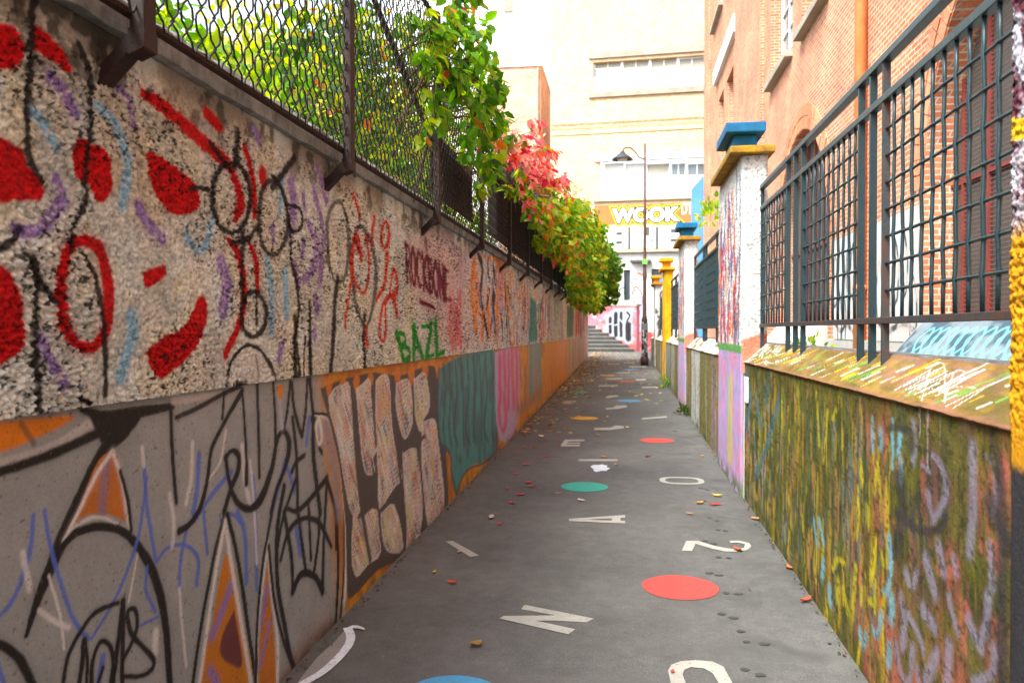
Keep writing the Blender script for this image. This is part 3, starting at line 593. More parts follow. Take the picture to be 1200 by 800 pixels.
for pts, w in (([(415,460),(422,560),(430,620),(436,655)],3.5), ([(438,455),(443,520)],2.5), ([(438,540),(446,600),(450,650)],2), ([(462,450),(468,530),(476,600),(477,645)],3), ([(486,460),(488,510),(494,540),(500,610)],2.4), ([(432,560),(440,570),(438,590),(423,605)],5), ([(446,600),(462,582),(468,570)],3.5), ([(489,520),(500,510)],4)): S(pts, w, DGR, 1, .25)
# teal patch
P([(517,432),(530,422),(552,414),(578,408),(583,440),(583,500),(583,527),(568,540),(553,546),(544,556),(536,577),(531,556),(529,530),(519,520),(515,480)], TEA, 1, .01)
mt = lambda U, V: sstep(.5, .6, fbm(U/.16, V/.3, 88, 3)); P([(517,432),(578,408),(583,527),(553,546),(529,530),(515,480)], lin((78, 84, 90)), .55, .01, True, mt)
rr = random.Random(9)
for i in range(9):
    x = 521+i*7; S([(x, 428-i*1.5),(x+2,460),(x+rr.uniform(-2,3),500),(x+3,525-i*1.2)], 1.8, lin((56, 74, 84)), .7, .4)
S([(516,434),(514,480),(518,519),(529,531),(531,556),(536,578)], 2.5, lin((70, 76, 96)), .8, .5); S([(583,505),(583,528),(568,542),(553,548),(544,558),(537,578)], 2.5, lin((70, 76, 96)), .8, .5)
# pink letters on lilac
P([(581,414),(606,404),(610,440),(610,480),(604,505),(594,518),(586,512),(582,480)], LIL, .9, .02)
for pts, w in (([(587,425),(587,450)],4), ([(592,418),(593,446)],3.5), ([(588,462),(586,482),(590,505),(594,490),(592,466)],3.4), ([(597,452),(597,472)],3), ([(601,412),(602,440),(603,470)],3.5), ([(606,410),(607,440),(607,470)],3), ([(597,418),(598,440)],2.4)): S(pts, w, PNK, .95, .25)
# further bays
def rect(y0, y1, h0, h1, col, a=.85, e=.06): cD.poly_w([(y0, h0), (y1, h0), (y1, h1), (y0, h1)], col, a, e)
rect(13.0, 15.0, .55, 1.42, lin((108, 148, 142)), .95, .04); rect(11.4, 15.2, .38, .56, lin((120, 108, 100)), .7, .1)
rect(15.8, 21.5, .3, 1.42, lin((226, 140, 30)), .8, .1); rect(21.5, 25.0, .2, 1.42, lin((176, 150, 80)), .8, .1); rect(25.2, 27.5, .3, 1.42, lin((176, 168, 150)), .7, .1); rect(28, YE, .2, 1.42, lin((166, 120, 70)), .8, .1)
jumble(cD, 11, 21, .4, 1.3, 40, [ORG, lin((220, 150, 80)), lin((190, 110, 60)), lin((186, 150, 160)), lin((130, 130, 110))], rr, (.05, .2), (.3, .9), .5)
jumble(cD, 21, YE, .4, 1.3, 46, [lin((150, 120, 90)), ORG, TEA, LIL, DGR, lin((190, 110, 60))], rr, (.1, .35), (.3, .9), .6)
rect(15, YE, -.1, .3, lin((206, 140, 40)), .6, .08)
# grime along the foot
mass(cD, lin((74, 58, 44)), 71, .12, .4, .7, .7, 1-sstep(0.0, 0.10, cD.V-SLOPE*np.maximum(cD.U, 0)))
mass(cD, lin((92, 76, 60)), 72, .011, .74, .78, .7)
XX = XL-0.012+0.004*(fbm(cD.U/.2, cD.V/.2, 55, 3)-.5)+0.0012*(fbm(cD.U/.012, cD.V/.012, 56, 2)-.5)
grid_mesh('smooth_render', np.stack([XX, cD.U, cD.V], -1), cD.C, M['render'], lw)
# --- concrete coping, slightly worn
cw = MB(); ys = np.concatenate([np.arange(-3, 12, .06), np.arange(12, YE+.3, .4)]); ys[-1] = YE
prof = [(-1.90, 2.47), (XL+0.035, 2.47), (XL+0.035, 2.565), (XL+0.01, 2.59), (-1.66, 2.63), (-1.90, 2.60)]
vs = []; n = len(prof)
for y in ys:
    for i, (x, z) in enumerate(prof):
        e = 0.010*(mnoise.noise(Vector((y*6, i*3.3, 0)))+.6*mnoise.noise(Vector((y*22, i*5.1, 2)))) if i in (1, 2, 3) else 0
        vs.append((x+e, y, z+e*.8))
fs = [(a*n+i, a*n+(i+1) % n, (a+1)*n+(i+1) % n, (a+1)*n+i) for a in range(len(ys)-1) for i in range(n)]
cw.add(vs, fs+[tuple(range(n)), tuple((len(ys)-1)*n+i for i in range(n))]); cw.build('coping', M['coping'], lw)
# ------------------------------------------------------------------ CHAIN-LINK FENCE over the left wall
XF = -1.37; FT = 3.95
lf = thing('chain_link_fence', 'tall dark brown chain-link fence on angled brackets above the graffiti wall on the left', 'fence', (XF, 16, 2.4))
posts = [-1.6, .3, 2.2, 3.98]+[5.95+1.93*k for k in range(13)]
for k, y in enumerate(posts):
    m = MB(); m.box(XF-.022, y-.032, 2.40, XF+.022, y+.032, FT, .004)
    m.prism([(XF-.024, 2.45), (XF-.024, 2.40), (XL-.02, 2.285), (XL-.02, 2.335)], 'y', y-.030, y+.030)
    m.prism([(XF+.024, 2.46), (XF+.024, 2.405), (XF-.026, 2.385), (XF-.026, 2.46)], 'y', y-.0345, y+.0345)
    m.build('post', M['rustp'], lf)
    m = MB(); m.box(XL-.004, y-.055, 2.25, XL+.018, y+.055, 2.38, .003)
    if 0 < y < 6: m.lathe([(.009, 0), (.009, .01), (0.0, .012)], 0, 0, 8)
    for q in range(len(m.v)):
        pass
for z, nm in ((2.505, 'bottom_rail'), (FT-.02, 'top_rail')):
    MB().tube([(XF-.03, -1.6, z), (XF-.03, 31.5, z)], .016, 6).build(nm, M['rustp'], lf)
pw = .0425; dh = .053; nz = int((FT-2.5)/dh)
for k in range(len(posts)-1):
    y0, y1 = posts[k], posts[k+1]
    if y0 > 22: break
    m = MB(); i0 = int(math.ceil((y0+.01)/pw)); i1 = int((y1-.01)/pw); st = 1 if y0 < 15 else 2
    sub = 2 if y0 < 8 else 1
    for i in range(i0, i1+1, st):
        ph = i % 2 if st == 1 else (i//2) % 2; pts = []
        for j in range(nz*sub+1):
            t = j/sub; tri = 1-2*abs((t % 2)-1) if False else math.cos(math.pi*t)
            a = math.copysign(abs(tri)**0.8, tri)*pw*.5*st*(1 if ph == 0 else -1)
            jx = .004*mnoise.noise(Vector((i*.3, t*.4, 1)))
            pts.append((XF+.004*(1 if (j+ph) % 2 else -1)+jx, i*pw+a+jx, 2.495+t*dh))
        m.tube(pts, .0040 if st == 1 else .005, 4, False)
    m.build('wire_mesh', M['wire'], lf, True)
m = MB()
for (y0, y1, z0, z1) in ((6.05, 7.75, 2.64, 3.15), (8.7, 10.0, 2.64, 3.55), (10.02, 31.0, 2.64, 3.75)):
    o = MB(); n = int((z1-z0)/.045)
    for j in range(n): o.box(XF-.075-.006, y0, z0+j*.045, XF-.075+.006, y1, z0+j*.045+.037)
    yy = y0+.1
    while yy < y1: o.box(XF-.095, yy, z0, XF-.083, yy+.03, z1+.02); yy += .6
    o.build('privacy_screen', M['screen'], lf)
# diagonal brace seen through the mesh
MB().tube([(XF-.06, 3.3, 3.95), (XF-.06, 6.1, 3.0)], .017, 6).build('brace', M['rustp'], lf)
# ------------------------------------------------------------------ RIGHT WALL
XR = 1.07; HR = 1.325; XB = 1.25; HB = 1.493; YR = 33.0
rw = thing('low_wall', 'low right-hand wall with sloping coping, mossy olive render streaked with yellow and lilac paint', 'wall', (1.2, 16, 0))
MB().box(XR+.02, -2, -.1, XB+.03, YR-.01, HR).build('wall_core', M['concrete'], rw)
usR = cols_for(XR, -1.9, 2.05, YR, 0.05)
vsR = np.concatenate([np.arange(-.06, HR, .0045), [HR]])
cR = Canvas(usR, vsR, XR, lin((70, 72, 24)), .004, .03)
S, P = cR.stroke, cR.poly
U, V = cR.U, cR.V
mass(cR, lin((86, 84, 50)), 1, .22, .45, .65, .7); mass(cR, lin((110, 98, 24)), 2, .12, .48, .68, .6); mass(cR, lin((48, 50, 22)), 3, .3, .5, .66, .7)
SAL = lin((176, 92, 76)); nearz = 1-sstep(3.6, 4.3, U)
low = 1-sstep(.35, .85, V+.25*(fbm(U/.4, V/.4, 8, 3)-.5)); mass(cR, SAL, 4, .3, .30, .52, .85, low*nearz); mass(cR, lin((150, 84, 66)), 44, .4, .46, .6, .7, nearz)
mass(cR, SAL, 5, .12, .55, .66, .75, nearz); mass(cR, lin((70, 62, 60)), 6, .35, .52, .66, .6, nearz); mass(cR, lin((84, 86, 20)), 7, .16, .44, .64, .7, nearz)
P([(1022,455),(1045,452),(1042,510),(1035,560),(1030,590),(1024,520)], SAL, .85, .01); P([(1165,505),(1186,505),(1180,590),(1170,540)], SAL, .9, .01)
rr = random.Random(3)
# mid stretch: long brushed drips of yellow, orange and grey-blue
cols = [lin((176, 160, 22)), lin((206, 180, 20)), lin((190, 128, 30)), lin((150, 132, 30)), lin((178, 106, 62)), lin((92, 112, 110)), lin((84, 90, 30)), lin((176, 150, 40)), lin((60, 64, 30)), lin((110, 108, 100))]
ST = lambda sd, sx=.03, sy=.26: fbm(U/sx+2.2*fbm(U/.25, V/.25, sd+3, 3), V/sy, sd, 4)
mid = sstep(3.3, 3.9, U)
for sd, cl, lo, a_, sx_ in ((201, (110, 108, 22), .50, .75, .05), (202, (190, 164, 20), .60, .85, .035), (203, (180, 116, 66), .61, .7, .05), (204, (88, 100, 98), .58, .6, .07), (205, (50, 56, 20), .53, .7, .05), (206, (160, 142, 26), .61, .8, .03), (208, (74, 84, 20), .52, .8, .06), (207, (124, 112, 100), .62, .5, .05)):
    n_ = ST(sd, sx_); al_ = sstep(lo, lo+.13, n_)*a_*.85*mid*(.35+.65*sstep(.4, .6, fbm(U/.35, V/.35, sd+70, 3))); cR.C = cR.C*(1-al_[..., None])+np.array(lin(cl))*al_[..., None]
nz_ = ST(221, .03, .4); al_ = sstep(.56, .66, nz_)*.6*(1-mid); cR.C = cR.C*(1-al_[..., None])+np.array(lin((112, 96, 30)))*al_[..., None]
nz_ = ST(222, .04, .5); al_ = sstep(.58, .68, nz_)*.6*(1-mid); cR.C = cR.C*(1-al_[..., None])+np.array(lin((58, 56, 30)))*al_[..., None]
for i in range(230):
    y = 3.5+(7.5-3.5)*rr.random()**1.25; h = rr.uniform(.05, 1.2); L = rr.uniform(.06, .42); w = rr.uniform(.014, .05)*(.7+y/10)
    c = cols[rr.randrange(len(cols))]
    if y > 6.2: c = [lin((206, 140, 50)), lin((190, 112, 66)), lin((120, 128, 122)), lin((176, 150, 40)), lin((150, 140, 150))][rr.randrange(5)]
    cR.stroke_w([(y, h-L/2), (y+rr.uniform(-.02, .02), h), (y+rr.uniform(-.03, .03), h+L/2)], [w*.5, w, w*.6], c, rr.uniform(.3, .85), .6, 4)
for pts, w in (([(912,470),(905,500),(896,530),(885,560)],4.5), ([(876,440),(878,470),(874,500)],4), ([(903,430),(898,470)],3), ([(885,470),(892,500)],3.5)): S(pts, w, lin((72, 104, 108)), .85, .4)
for pts, w in (([(1024,635),(1022,660),(1020,685)],5), ([(1003,665),(999,720)],5), ([(988,690),(993,715)],5), ([(1018,705),(1026,705)],14), ([(976,665),(982,655),(990,660)],9), ([(982,685),(982,700)],7), ([(1033,650),(1035,660)],5), ([(1010,690),(1009,705)],4), ([(970,480),(965,540)],2.5),
      ([(1028,545),(1025,575)],5), ([(1008,545),(1010,560)],6), ([(980,480),(976,490)],5), ([(957,460),(960,520)],3)): S(pts, w*.7, lin((176, 160, 18)), .85, .6)
for pts, w in (([(1042,632),(1044,660),(1040,690),(1034,692)],6), ([(1045,705),(1044,722)],8), ([(1008,742),(1011,760),(1015,745)],6), ([(1022,735),(1028,745),(1033,722)],7), ([(1042,760),(1041,775)],7), ([(965,660),(963,675)],5), ([(972,692),(973,702)],6), ([(1032,508),(1032,520)],6),
      ([(1055,512),(1053,530)],6), ([(1056,545),(1056,562)],6), ([(1023,492),(1022,525)],4), ([(954,612),(957,635)],3.5), ([(960,610),(965,635)],4), ([(1046,494),(1046,520),(1046,545)],4)): S(pts, w*.85, lin((112, 156, 164)), .85, .5)
LC = lin((134, 124, 140))
for pts, w in (([(1092,532),(1100,540),(1107,560),(1108,580),(1100,600),(1092,612)],6), ([(1080,545),(1090,553)],5), ([(1088,580),(1092,600),(1098,603)],6), ([(1140,525),(1140,560),(1140,600),(1136,645)],8), ([(1156,534),(1164,545),(1168,575),(1164,600)],6), ([(1085,655),(1092,680),(1096,695)],8), ([(1062,672),(1068,688),(1074,674)],8), ([(1100,640),(1106,670)],7),
      ([(1118,655),(1120,670)],6), ([(1160,640),(1163,685)],7), ([(1082,715),(1095,735)],12), ([(1056,700),(1060,725),(1058,755)],6), ([(1065,720),(1075,740),(1082,762)],6), ([(1112,700),(1116,720),(1122,740)],6), ([(1135,725),(1142,745),(1150,760)],8), ([(1158,700),(1156,730),(1148,750)],8), ([(1050,757),(1055,785),(1065,798),(1070,760)],6), ([(1098,765),(1090,785),(1085,800)],9), ([(1112,757),(1110,800)],8), ([(1165,765),(1162,790),(1140,798)],10), ([(1070,495),(1073,520),(1070,540)],5), ([(1075,785),(1077,805)],5),([(1116,470),(1116,480)],4)): S(pts, w, LC, .75, .7)
for pts, w in (([(1042,500),(1065,505),(1068,520)],9), ([(1055,560),(1058,600),(1050,640)],10), ([(1165,510),(1172,560),(1175,640),(1174,720),(1175,805)],12), ([(1050,600),(1075,620),(1100,620),(1108,605)],10), ([(1160,590),(1180,640)],16)): S(pts, w, lin((56, 50, 50)), .8, .5)
for pts, w in (([(1078,480),(1078,510)],1.6), ([(1087,470),(1087,545)],1.6), ([(1102,480),(1102,520)],1.6)): S(pts, w, lin((170, 166, 160)), .7, .4)
# further bays: broad pastel bands
def rectR(y0, y1, h0, h1, col, a=.85, e=.05): cR.poly_w([(y0, h0), (y1, h0), (y1, h1), (y0, h1)], col, a, e)
rectR(9.3, YR, -.1, 1.4, lin((126, 112, 70)), .8, .05)
rectR(9.4, 10.4, .1, 1.4, lin((136, 116, 100)), .8); rectR(11.9, 13.3, .2, 1.33, lin((186, 196, 190)), .9, .08); rectR(10.5, 11.6, .1, 1.33, lin((116, 112, 58)), .8); rectR(16.3, 17.6, .1, 1.33, lin((112, 118, 56)), .8, .1); rectR(17.8, 19, .1, 1.33, lin((176, 166, 150)), .8, .1); rectR(19.3, 21, .1, 1.33, lin((130, 160, 150)), .8, .1)
for i in range(170):
    y = rr.uniform(9.3, YR); h = rr.uniform(.2, 1.2); L = rr.uniform(.2, .7); w = rr.uniform(.03, .12)*(y/12)
    c = [lin((150, 150, 60)), lin((176, 150, 140)), lin((130, 150, 140)), lin((186, 176, 170)), lin((110, 104, 60)), lin((190, 130, 120)), lin((150, 140, 170)), lin((200, 150, 60))][rr.randrange(8)]
    cR.stroke_w([(y, h-L/2), (y+rr.uniform(-.05, .05), h+L/2)], w, c, .6, .5, 2, False)
mass(cR, lin((66, 74, 24)), 61, .2, .42, .6, .8, (1-sstep(.02, .25, V-SLOPE*U))*sstep(4, 8, U)); mass(cR, lin((96, 44, 30)), 62, .2, .42, .62, .6, (1-sstep(.0, .12, V))*(1-sstep(4, 7, U)))
mass(cR, lin((84, 78, 18)), 63, .1, .40, .6, .75, sstep(HR-.22, HR-.02, V)*(U < 7.4)); mass(cR, lin((44, 40, 22)), 64, .025, .6, .68, .6)
XX = XR-.004*(fbm(U/.10, V/.10, 9, 4)-.5)-.003*(fbm(U/.02, V/.02, 19, 3)-.5)
nr = len(vsR); XX[-1] = XR+.004
grid_mesh('wall_face', np.stack([XX, U, V], -1), cR.C, M['mossy'], rw)
# sloping coping
vsC = np.linspace(0, 1, 56)
cC = Canvas(usR, vsC, XR, lin((120, 96, 42)), .004, .03)
U, V = cC.U, cC.V
mass(cC, lin((150, 106, 84)), 1, .25, .42, .6, .85, 1-sstep(3.3, 4.4, U)*.6); mass(cC, lin((150, 120, 50)), 2, .1, .5, .65, .6); mass(cC, lin((92, 84, 40)), 3, .2, .5, .65, .6)
mass(cC, lin((136, 90, 66)), 4, .3, -1, -.5, .8, 1-sstep(.0, .12, V)); mass(cC, lin((168, 110, 92)), 5, .3, -1, -.5, .7, sstep(.9, 1, V)); mass(cC, lin((214, 206, 196)), 6, .6, .3, .5, .8, sstep(7.0, 7.3, U))
cc = [lin((206, 196, 186)), lin((220, 216, 212)), lin((206, 164, 20)), lin((214, 176, 30)), lin((72, 150, 64)), lin((96, 160, 70)), lin((120, 100, 90)), lin((200, 96, 60))]
for i in range(150):
    y = 2.1+5.3*rr.random(); v = rr.uniform(.1, .75); d = rr.uniform(.1, .35); w = rr.uniform(.010, .022)*(.5+y/4)
    cC.stroke_w([(y, v), (y-d*.35*y/3.2, v+d)] if True else [], w, cc[rr.randrange(8)], rr.uniform(.6, .95), .3, 2, False)
for i in range(34):
    y = rr.uniform(6.2, 7.4); v = rr.uniform(.15, .9); cC.stroke_w([(y, v), (y+rr.uniform(-.2, .2), v+rr.uniform(-.3, .3))], .035, cc[0], .8, .4, 2, False)
for pts in ([(3.0, .15), (2.85, .7), (2.95, .75), (2.78, .2)], [(2.95, .1), (3.2, .8), (3.1, .85), (2.75, .15)], [(2.72, .1), (2.6, .6), (2.66, .1)], [(3.1, .3), (2.9, .4), (2.75, .5), (2.62, .5)]): cC.stroke_w([(p[0]+.25, p[1]) for p in pts], .009, cc[1], .7, .5)
for q_ in range(3):
    y_ = 3.55-.16*q_; cC.stroke_w([(y_, .2), (y_-.12, .75), (y_-.04, .3), (y_-.2, .8), (y_-.1, .25)], .011, cc[1], .8, .5)
zz = HR+(HB-HR)*V+.006*(fbm(U/.06, V/.5, 9, 4)-.5); xx = XR-.018*(V < .04)+(XB-XR)*V+.006*(fbm(U/.08, V/.5, 29, 4)-.5)
xx[0] = XR+.01; zz[0] = HR-.012; zz[1] = HR+.002+.008*(fbm(usR/.05, usR*0, 5, 3)-.5); xx[1] = XR-.016+.008*(fbm(usR/.04, usR*0, 15, 3)-.5)
grid_mesh('coping', np.stack([xx, U, zz], -1), cC.C, M['mossy'], rw)
MB().box(XB-.004, -2, HR, XB+.10, YR-.01, HB+.004).build('coping_back', M['coping'], rw)
# ------------------------------------------------------------------ PILLARS
def pillar(y0, y1, kind, label):
    x0, x1, ht = 1.035, 1.265, 3.16
    t = thing('wall_pillar', label, 'pillar', ((x0+x1)/2, (y0+y1)/2, gz(y0)), 'pillars along the right-hand wall')
    yc = y0 if kind > 1 else y1
    d = max(1.6, y0); st = max(.004, .0011*d)
    def face(nm, along, a0, a1, fixed, sgn, zlo):
        us = np.arange(a0, a1+1e-6, st if along == 'x' or kind == 1 else st*2.2); vs = np.arange(zlo, ht, st)
        c = Canvas(us, vs, XR, lin((214, 208, 200)), .006, .03); c.U0 = c.U
        if kind == 1:
            c.C[:] = lin((190, 180, 190)); mass(c, lin((96, 24, 40)), 1, .12, .46, .54, .95); mass(c, lin((206, 196, 200)), 3, .08, .5, .6, .6)
            m_ = 1-sstep(1.84, 1.90, c.JV); c.C = c.C*(1-m_[..., None])+np.array(lin((206, 140, 16)))*m_[..., None]
            b2 = (np.abs(c.JV-2.16+.03*np.sin(c.U*9)) < .03)*1.0; c.C = c.C*(1-b2[..., None])+np.array(lin((214, 160, 20)))*b2[..., None]
            m_ = 1-sstep(1.22, 1.26, c.JV); c.C = c.C*(1-m_[..., None])+np.array(lin((52, 48, 50)))*m_[..., None]
            if along == 'y':
                for pl, cl in (([(2.05, .95), (2.22, 1.15), (2.18, .65), (1.9, .5), (1.8, .9)], lin((186, 196, 204))), ([(2.2, .45), (2.22, .3), (2.0, .25), (1.95, .45)], lin((190, 124, 20))), ([(1.7, 1.1), (1.3, 1.1), (1.3, .4), (1.7, .3)], lin((186, 196, 204))), ([(2.22,.12),(2.0,.12),(2.0,-.03),(2.22,-.03)], lin((120,150,140)))): c.poly_w(pl, cl, 1, .006)
        elif kind in (2, 3):
            q = random.Random(kind)
            if along == 'y':
                for i in range(130):
                    y = q.uniform(a0+.05, a1-.05); h = q.uniform(1.5, 2.9); L = q.uniform(.1, .5)
                    c.stroke_w([(y, h-L/2), (y+q.uniform(-.08, .08), h+L/2)], q.uniform(.03, .08), [lin((206, 34, 46)), lin((70, 96, 150)), lin((206, 24, 36)), lin((90, 106, 140)), lin((56, 66, 100)), lin((214, 120, 50))][q.randrange(6)], .85, .3, 2, False)
                m_ = 1-sstep(1.42, 1.45, c.JV); lc = lin((186, 150, 196)) if kind == 2 else lin((190, 160, 200))
                c.C = c.C*(1-m_[..., None])+np.array(lc)*m_[..., None]
                mass(c, lin((206, 140, 170)), 11, .3, .5, .62, .8, m_); mass(c, lin((150, 160, 200)), 12, .2, .52, .62, .8, m_)
                c.poly_w([(y0+.55, .3), (y0+.95, .3), (y0+.9, 1.15), (y0+.6, 1.2)], lin((190, 190, 70)), .7*(kind == 2), .05)
                c.poly_w([(a0-.1, 1.40), (a1+.1, 1.40), (a1+.1, 1.475), (a0-.1, 1.475)], lin((84, 150, 66)), .95, .012)
                mass(c, lin((84, 110, 40)), 13, .1, .3, .5, .9, 1-sstep(.05, .2, c.V-gz(y0)))
            else: c.poly_w([(x0-.1, zlo-.1), (x1+.1, zlo-.1), (x1+.1, 1.62), (x0-.1, 1.5)], lin((214, 96, 50)), .85, .02)
        elif kind == 4: c.C[:] = lin((226, 162, 12)); mass(c, lin((190, 120, 10)), 5, .2, .5, .65, .6)
        else: mass(c, lin((60, 58, 60)), 5, .25, .52, .58, .9)
        w = np.clip(1-worley(c.U/.024, c.V/.024, 3), 0, 1); w2 = np.clip(1-worley(c.U/.013, c.V/.013, 4), 0, 1)
        amp = {1: .020, 2: .014, 3: .014, 4: .006, 5: .01}[kind]*sstep(1.22, 1.50, c.V)*min(1, 9/d)+.002
        rel = amp*(.6*w+.4*w2-.4)+.012*(fbm(c.U/.1, c.V/.1, 6, 2)-.5)*sstep(1.3, 1.5, c.V)
        gz_ = vnoise(c.U/.013, c.V/.013, 7)*.6+vnoise(c.U/.007, c.V/.007, 8)*.4; dk = (1-sstep(.28, .40, gz_))*.7*sstep(1.45, 1.55, c.V)*(.25 if kind == 4 else 1); c.C = c.C*(1-dk[..., None]*.8)
        edge = np.minimum(c.U-us[0], us[-1]-c.U); rel = rel-.018*np.exp(-edge/.012)
        if along == 'y': X, Y = fixed+sgn*rel, c.U
        else: X, Y = c.U, fixed+sgn*rel
        return np.stack([X, Y, c.V], -1), c.C
    MB().box(x0+.02, y0+.02, -.1, x1-.02, y1-.02, ht-.005).build('shaft_core', M['offwhite'], t)
    for args in (('side_face', 'y', y0+.004, y1-.004, x0, -1, -.06), ('front_face', 'x', x0+.004, x1, y0, -1, HR-.1), ('back_face', 'x', x0+.004, x1, y1, 1, HR-.1)):
        g_, c_ = face(*args); grid_mesh('rendered_face', g_, c_, M['mossy'] if kind == 1 else M['rough'], t)
    capm = {1: 'yelcap', 2: 'yelcap', 3: 'yelcap', 4: 'yellow', 5: 'yelcap'}[kind]; topm = {1: 'blue', 2: 'blue', 3: 'blue', 4: 'yellow', 5: 'yellow'}[kind]
    def slab(nm, xa, ya, za, xb, yb, zb, mat):
        bm = bmesh.new(); m = MB(); m.box(xa, ya, za, xb, yb, zb, .012); bm.free()
        for i, v in enumerate(m.v):
            p = Vector(v)*9; e = .005*mnoise.noise(p); m.v[i] = (v[0]+e, v[1]+e, v[2]+e)
        return m.build(nm, M[mat], t)
    slab('cap_slab', x0-.11, y0-.11, ht, x1+.04, y1-.20, ht+.065, capm)
    a0, a1 = y0+.15, y0+(y1-y0)*.5
    slab('cap_neck', x0-.04, a0+.08, ht+.065, x1-.06, a1-.08, ht+.235, topm)
    slab('cap_top', x0-.12, a0-.03, ht+.235, x1-.0, a1+.03, ht+.325, topm)
    return t
pillar(0.55, 2.395, 1, 'roughcast pillar at the near right edge, lilac and maroon above mustard yellow')
pillar(7.5, 9.3, 2, 'largest white roughcast pillar with blue cap, red and blue streaks, beside the fence of wide squares')
pillar(14.4, 16.1, 3, 'smaller white pillar with blue cap just before the all-yellow pillar')
pillar(21.3, 22.6, 4, 'all-yellow pillar with a stepped yellow cap')
pillar(28.0, 29.2, 5, 'small far pillar, white with black marks and a yellow cap, behind the yellow one')
# ------------------------------------------------------------------ IRON FENCES between the pillars
XI = 1.21
def iron(y0, y1, groups, label, detail):
    t = thing('iron_fence', label, 'fence', (XI, (y0+y1)/2, 1.45), 'teal iron fences between the pillars')
    def w2(z): return z
    for z0, z1, hw, nm in ((1.635, 1.665, .022, 'bottom_rail'), (2.665, 2.70, .020, 'middle_rail'), (2.85, 2.885, .024, 'top_rail')):
        MB().box(XI-hw, y0+.01, z0, XI+hw, y1-.01, z1, .003).build(nm, M['tealrust'] if nm == 'bottom_rail' else M['teal'], t)
    ps = [p for g_ in groups for p in g_]
    for i, y in enumerate(ps):
        MB().box(XI-.017, y-.010, 1.40, XI+.017, y+.010, 2.852, .002).build('post', M['tealrust'] if i % 3 == 0 and y < 4.5 else M['teal'], t)
    MB().box(XI-.015, y1-.04, 1.42, XI+.015, y1-.022, 2.852, .002).build('post', M['teal'], t)
    edges = [y0]+[v for g_ in groups for v in (g_[0], g_[-1])]+[y1-.03]
    for a, b in zip(edges[0::2], edges[1::2]):
        m = MB(); n = max(1, int(round((b-a)/.118))); dy = (b-a)/n; nr_ = 8; dz = (2.665-1.665)/nr_
        if detail:
            for i in range(1, n):
                y = a+i*dy
                pts = [(XI, y, 1.665)]
                for j in range(1, nr_): 
                    sg = .0035*(1 if (i+j) % 2 else -1)
                    pts += [(XI+sg*.2, y, 1.665+j*dz-.028), (XI+sg, y, 1.665+j*dz), (XI+sg*.2, y, 1.665+j*dz+.028)]
                m.tube(pts+[(XI, y, 2.665)], .0082, 6)
            for j in range(1, nr_):
                z = 1.665+j*dz; pts = [(XI, a, z)]
                for i in range(1, n):
                    sg = -.0035*(1 if (i+j) % 2 else -1)
                    pts += [(XI+sg*.2, a+i*dy-.028, z), (XI+sg, a+i*dy, z), (XI+sg*.2, a+i*dy+.028, z)]
                m.tube(pts+[(XI, b, z)], .0075, 6)
        else:
            for i in range(1, n): m.box(XI-.007, a+i*dy-.007, 1.665, XI+.007, a+i*dy+.007, 2.665)
            for j in range(1, nr_): m.box(XI-.006, a, 1.665+j*dz-.007, XI+.006, b, 1.665+j*dz+.007)
        m.build('bar_grid', M['teal'], t, detail)
iron(2.40, 7.5, [(4.03, 4.23, 4.43), (5.8, 6.05, 6.32)], 'nearest teal iron fence of woven square bars, on the coping before the brick arches', True)
iron(9.3, 14.4, [(10.6, 10.8, 11.0), (12.4, 12.6, 12.8)], 'teal iron fence between the two blue-capped pillars', False)
iron(16.1, 21.3, [(17.4, 17.6, 17.8), (19.3, 19.5, 19.7)], 'teal iron fence between the small blue-capped pillar and the yellow pillar', False)
iron(22.6, 28.0, [(24.2, 24.4, 24.6), (26.0, 26.2, 26.4)], 'farthest teal iron fence, beyond the yellow pillar', False)
# ------------------------------------------------------------------ BRICK BUILDING on the right
XW = 3.5; TH = .38
mb = MB(); mb.add([(XB+.1, -6, 1.12), (XW+.3, -6, 1.12), (XW+.3, 33, 1.12), (XB+.1, 33, 1.12)], [(0, 1, 2, 3)])
tag(mb.build('courtyard', M['yard']), kind='structure')
bb = thing('brick_building', 'orange brick building on the right with big arched windows behind the teal fences', 'building', (XW, 18, 1.1))
ARCH = [(-1.3, 2.27), (7.9, 2.3), (17.1, 2.3)]
SPR = 3.28; SILL = 1.72
def archpoly(c, r, z0, zs, n=28): return [(c-r, z0), (c+r, z0)]+[(c+r*math.cos(math.pi*i/n), zs+r*math.sin(math.pi*i/n)) for i in range(n+1)]
WIN = [(y0, y1, 7.5, 10.2) for (y0, y1) in ((-3.4, -1.2), (5.4, 7.7), (8.6, 11.1), (14.8, 17.0), (17.9, 20.5), (27.3, 29.1), (29.9, 31.5))]
WIN2 = [(y0, y1, 13.4, 16.0) for (y0, y1) in ((14.8, 17.0), (17.9, 20.5), (27.2, 29.2), (30.2, 33.2))]
spl = [[(-8, .9), (36.3, .9), (36.3, 18.5), (-8, 18.5)]]+[archpoly(c, r, SILL, SPR) for c, r in ARCH]+[[(a, z0), (b_, z0), (b_, z1), (a, z1)] for a, b_, z0, z1 in WIN+WIN2]
plate('wall', spl, TH, lambda u, v, w: (XW+TH/2+w, u, v), M['brick'], bb)
MB().box(XW+1.6, -8, .9, XW+1.8, 36.3, 18.5).build('inner_wall', M['blind'], bb)
MB().box(XW+TH, -8, 18.3, XW+5, 36.3, 18.6).build('roof', M['coping'], bb)
MB().box(XW, 36.31, .9, XW+5, 36.6, 18.5).build('end_wall', M['brick'], bb)
MB().box(XW-.09, 21.4, 1.1, XW+.005, 26.3, 18.4).build('pilaster', M['brick'], bb)
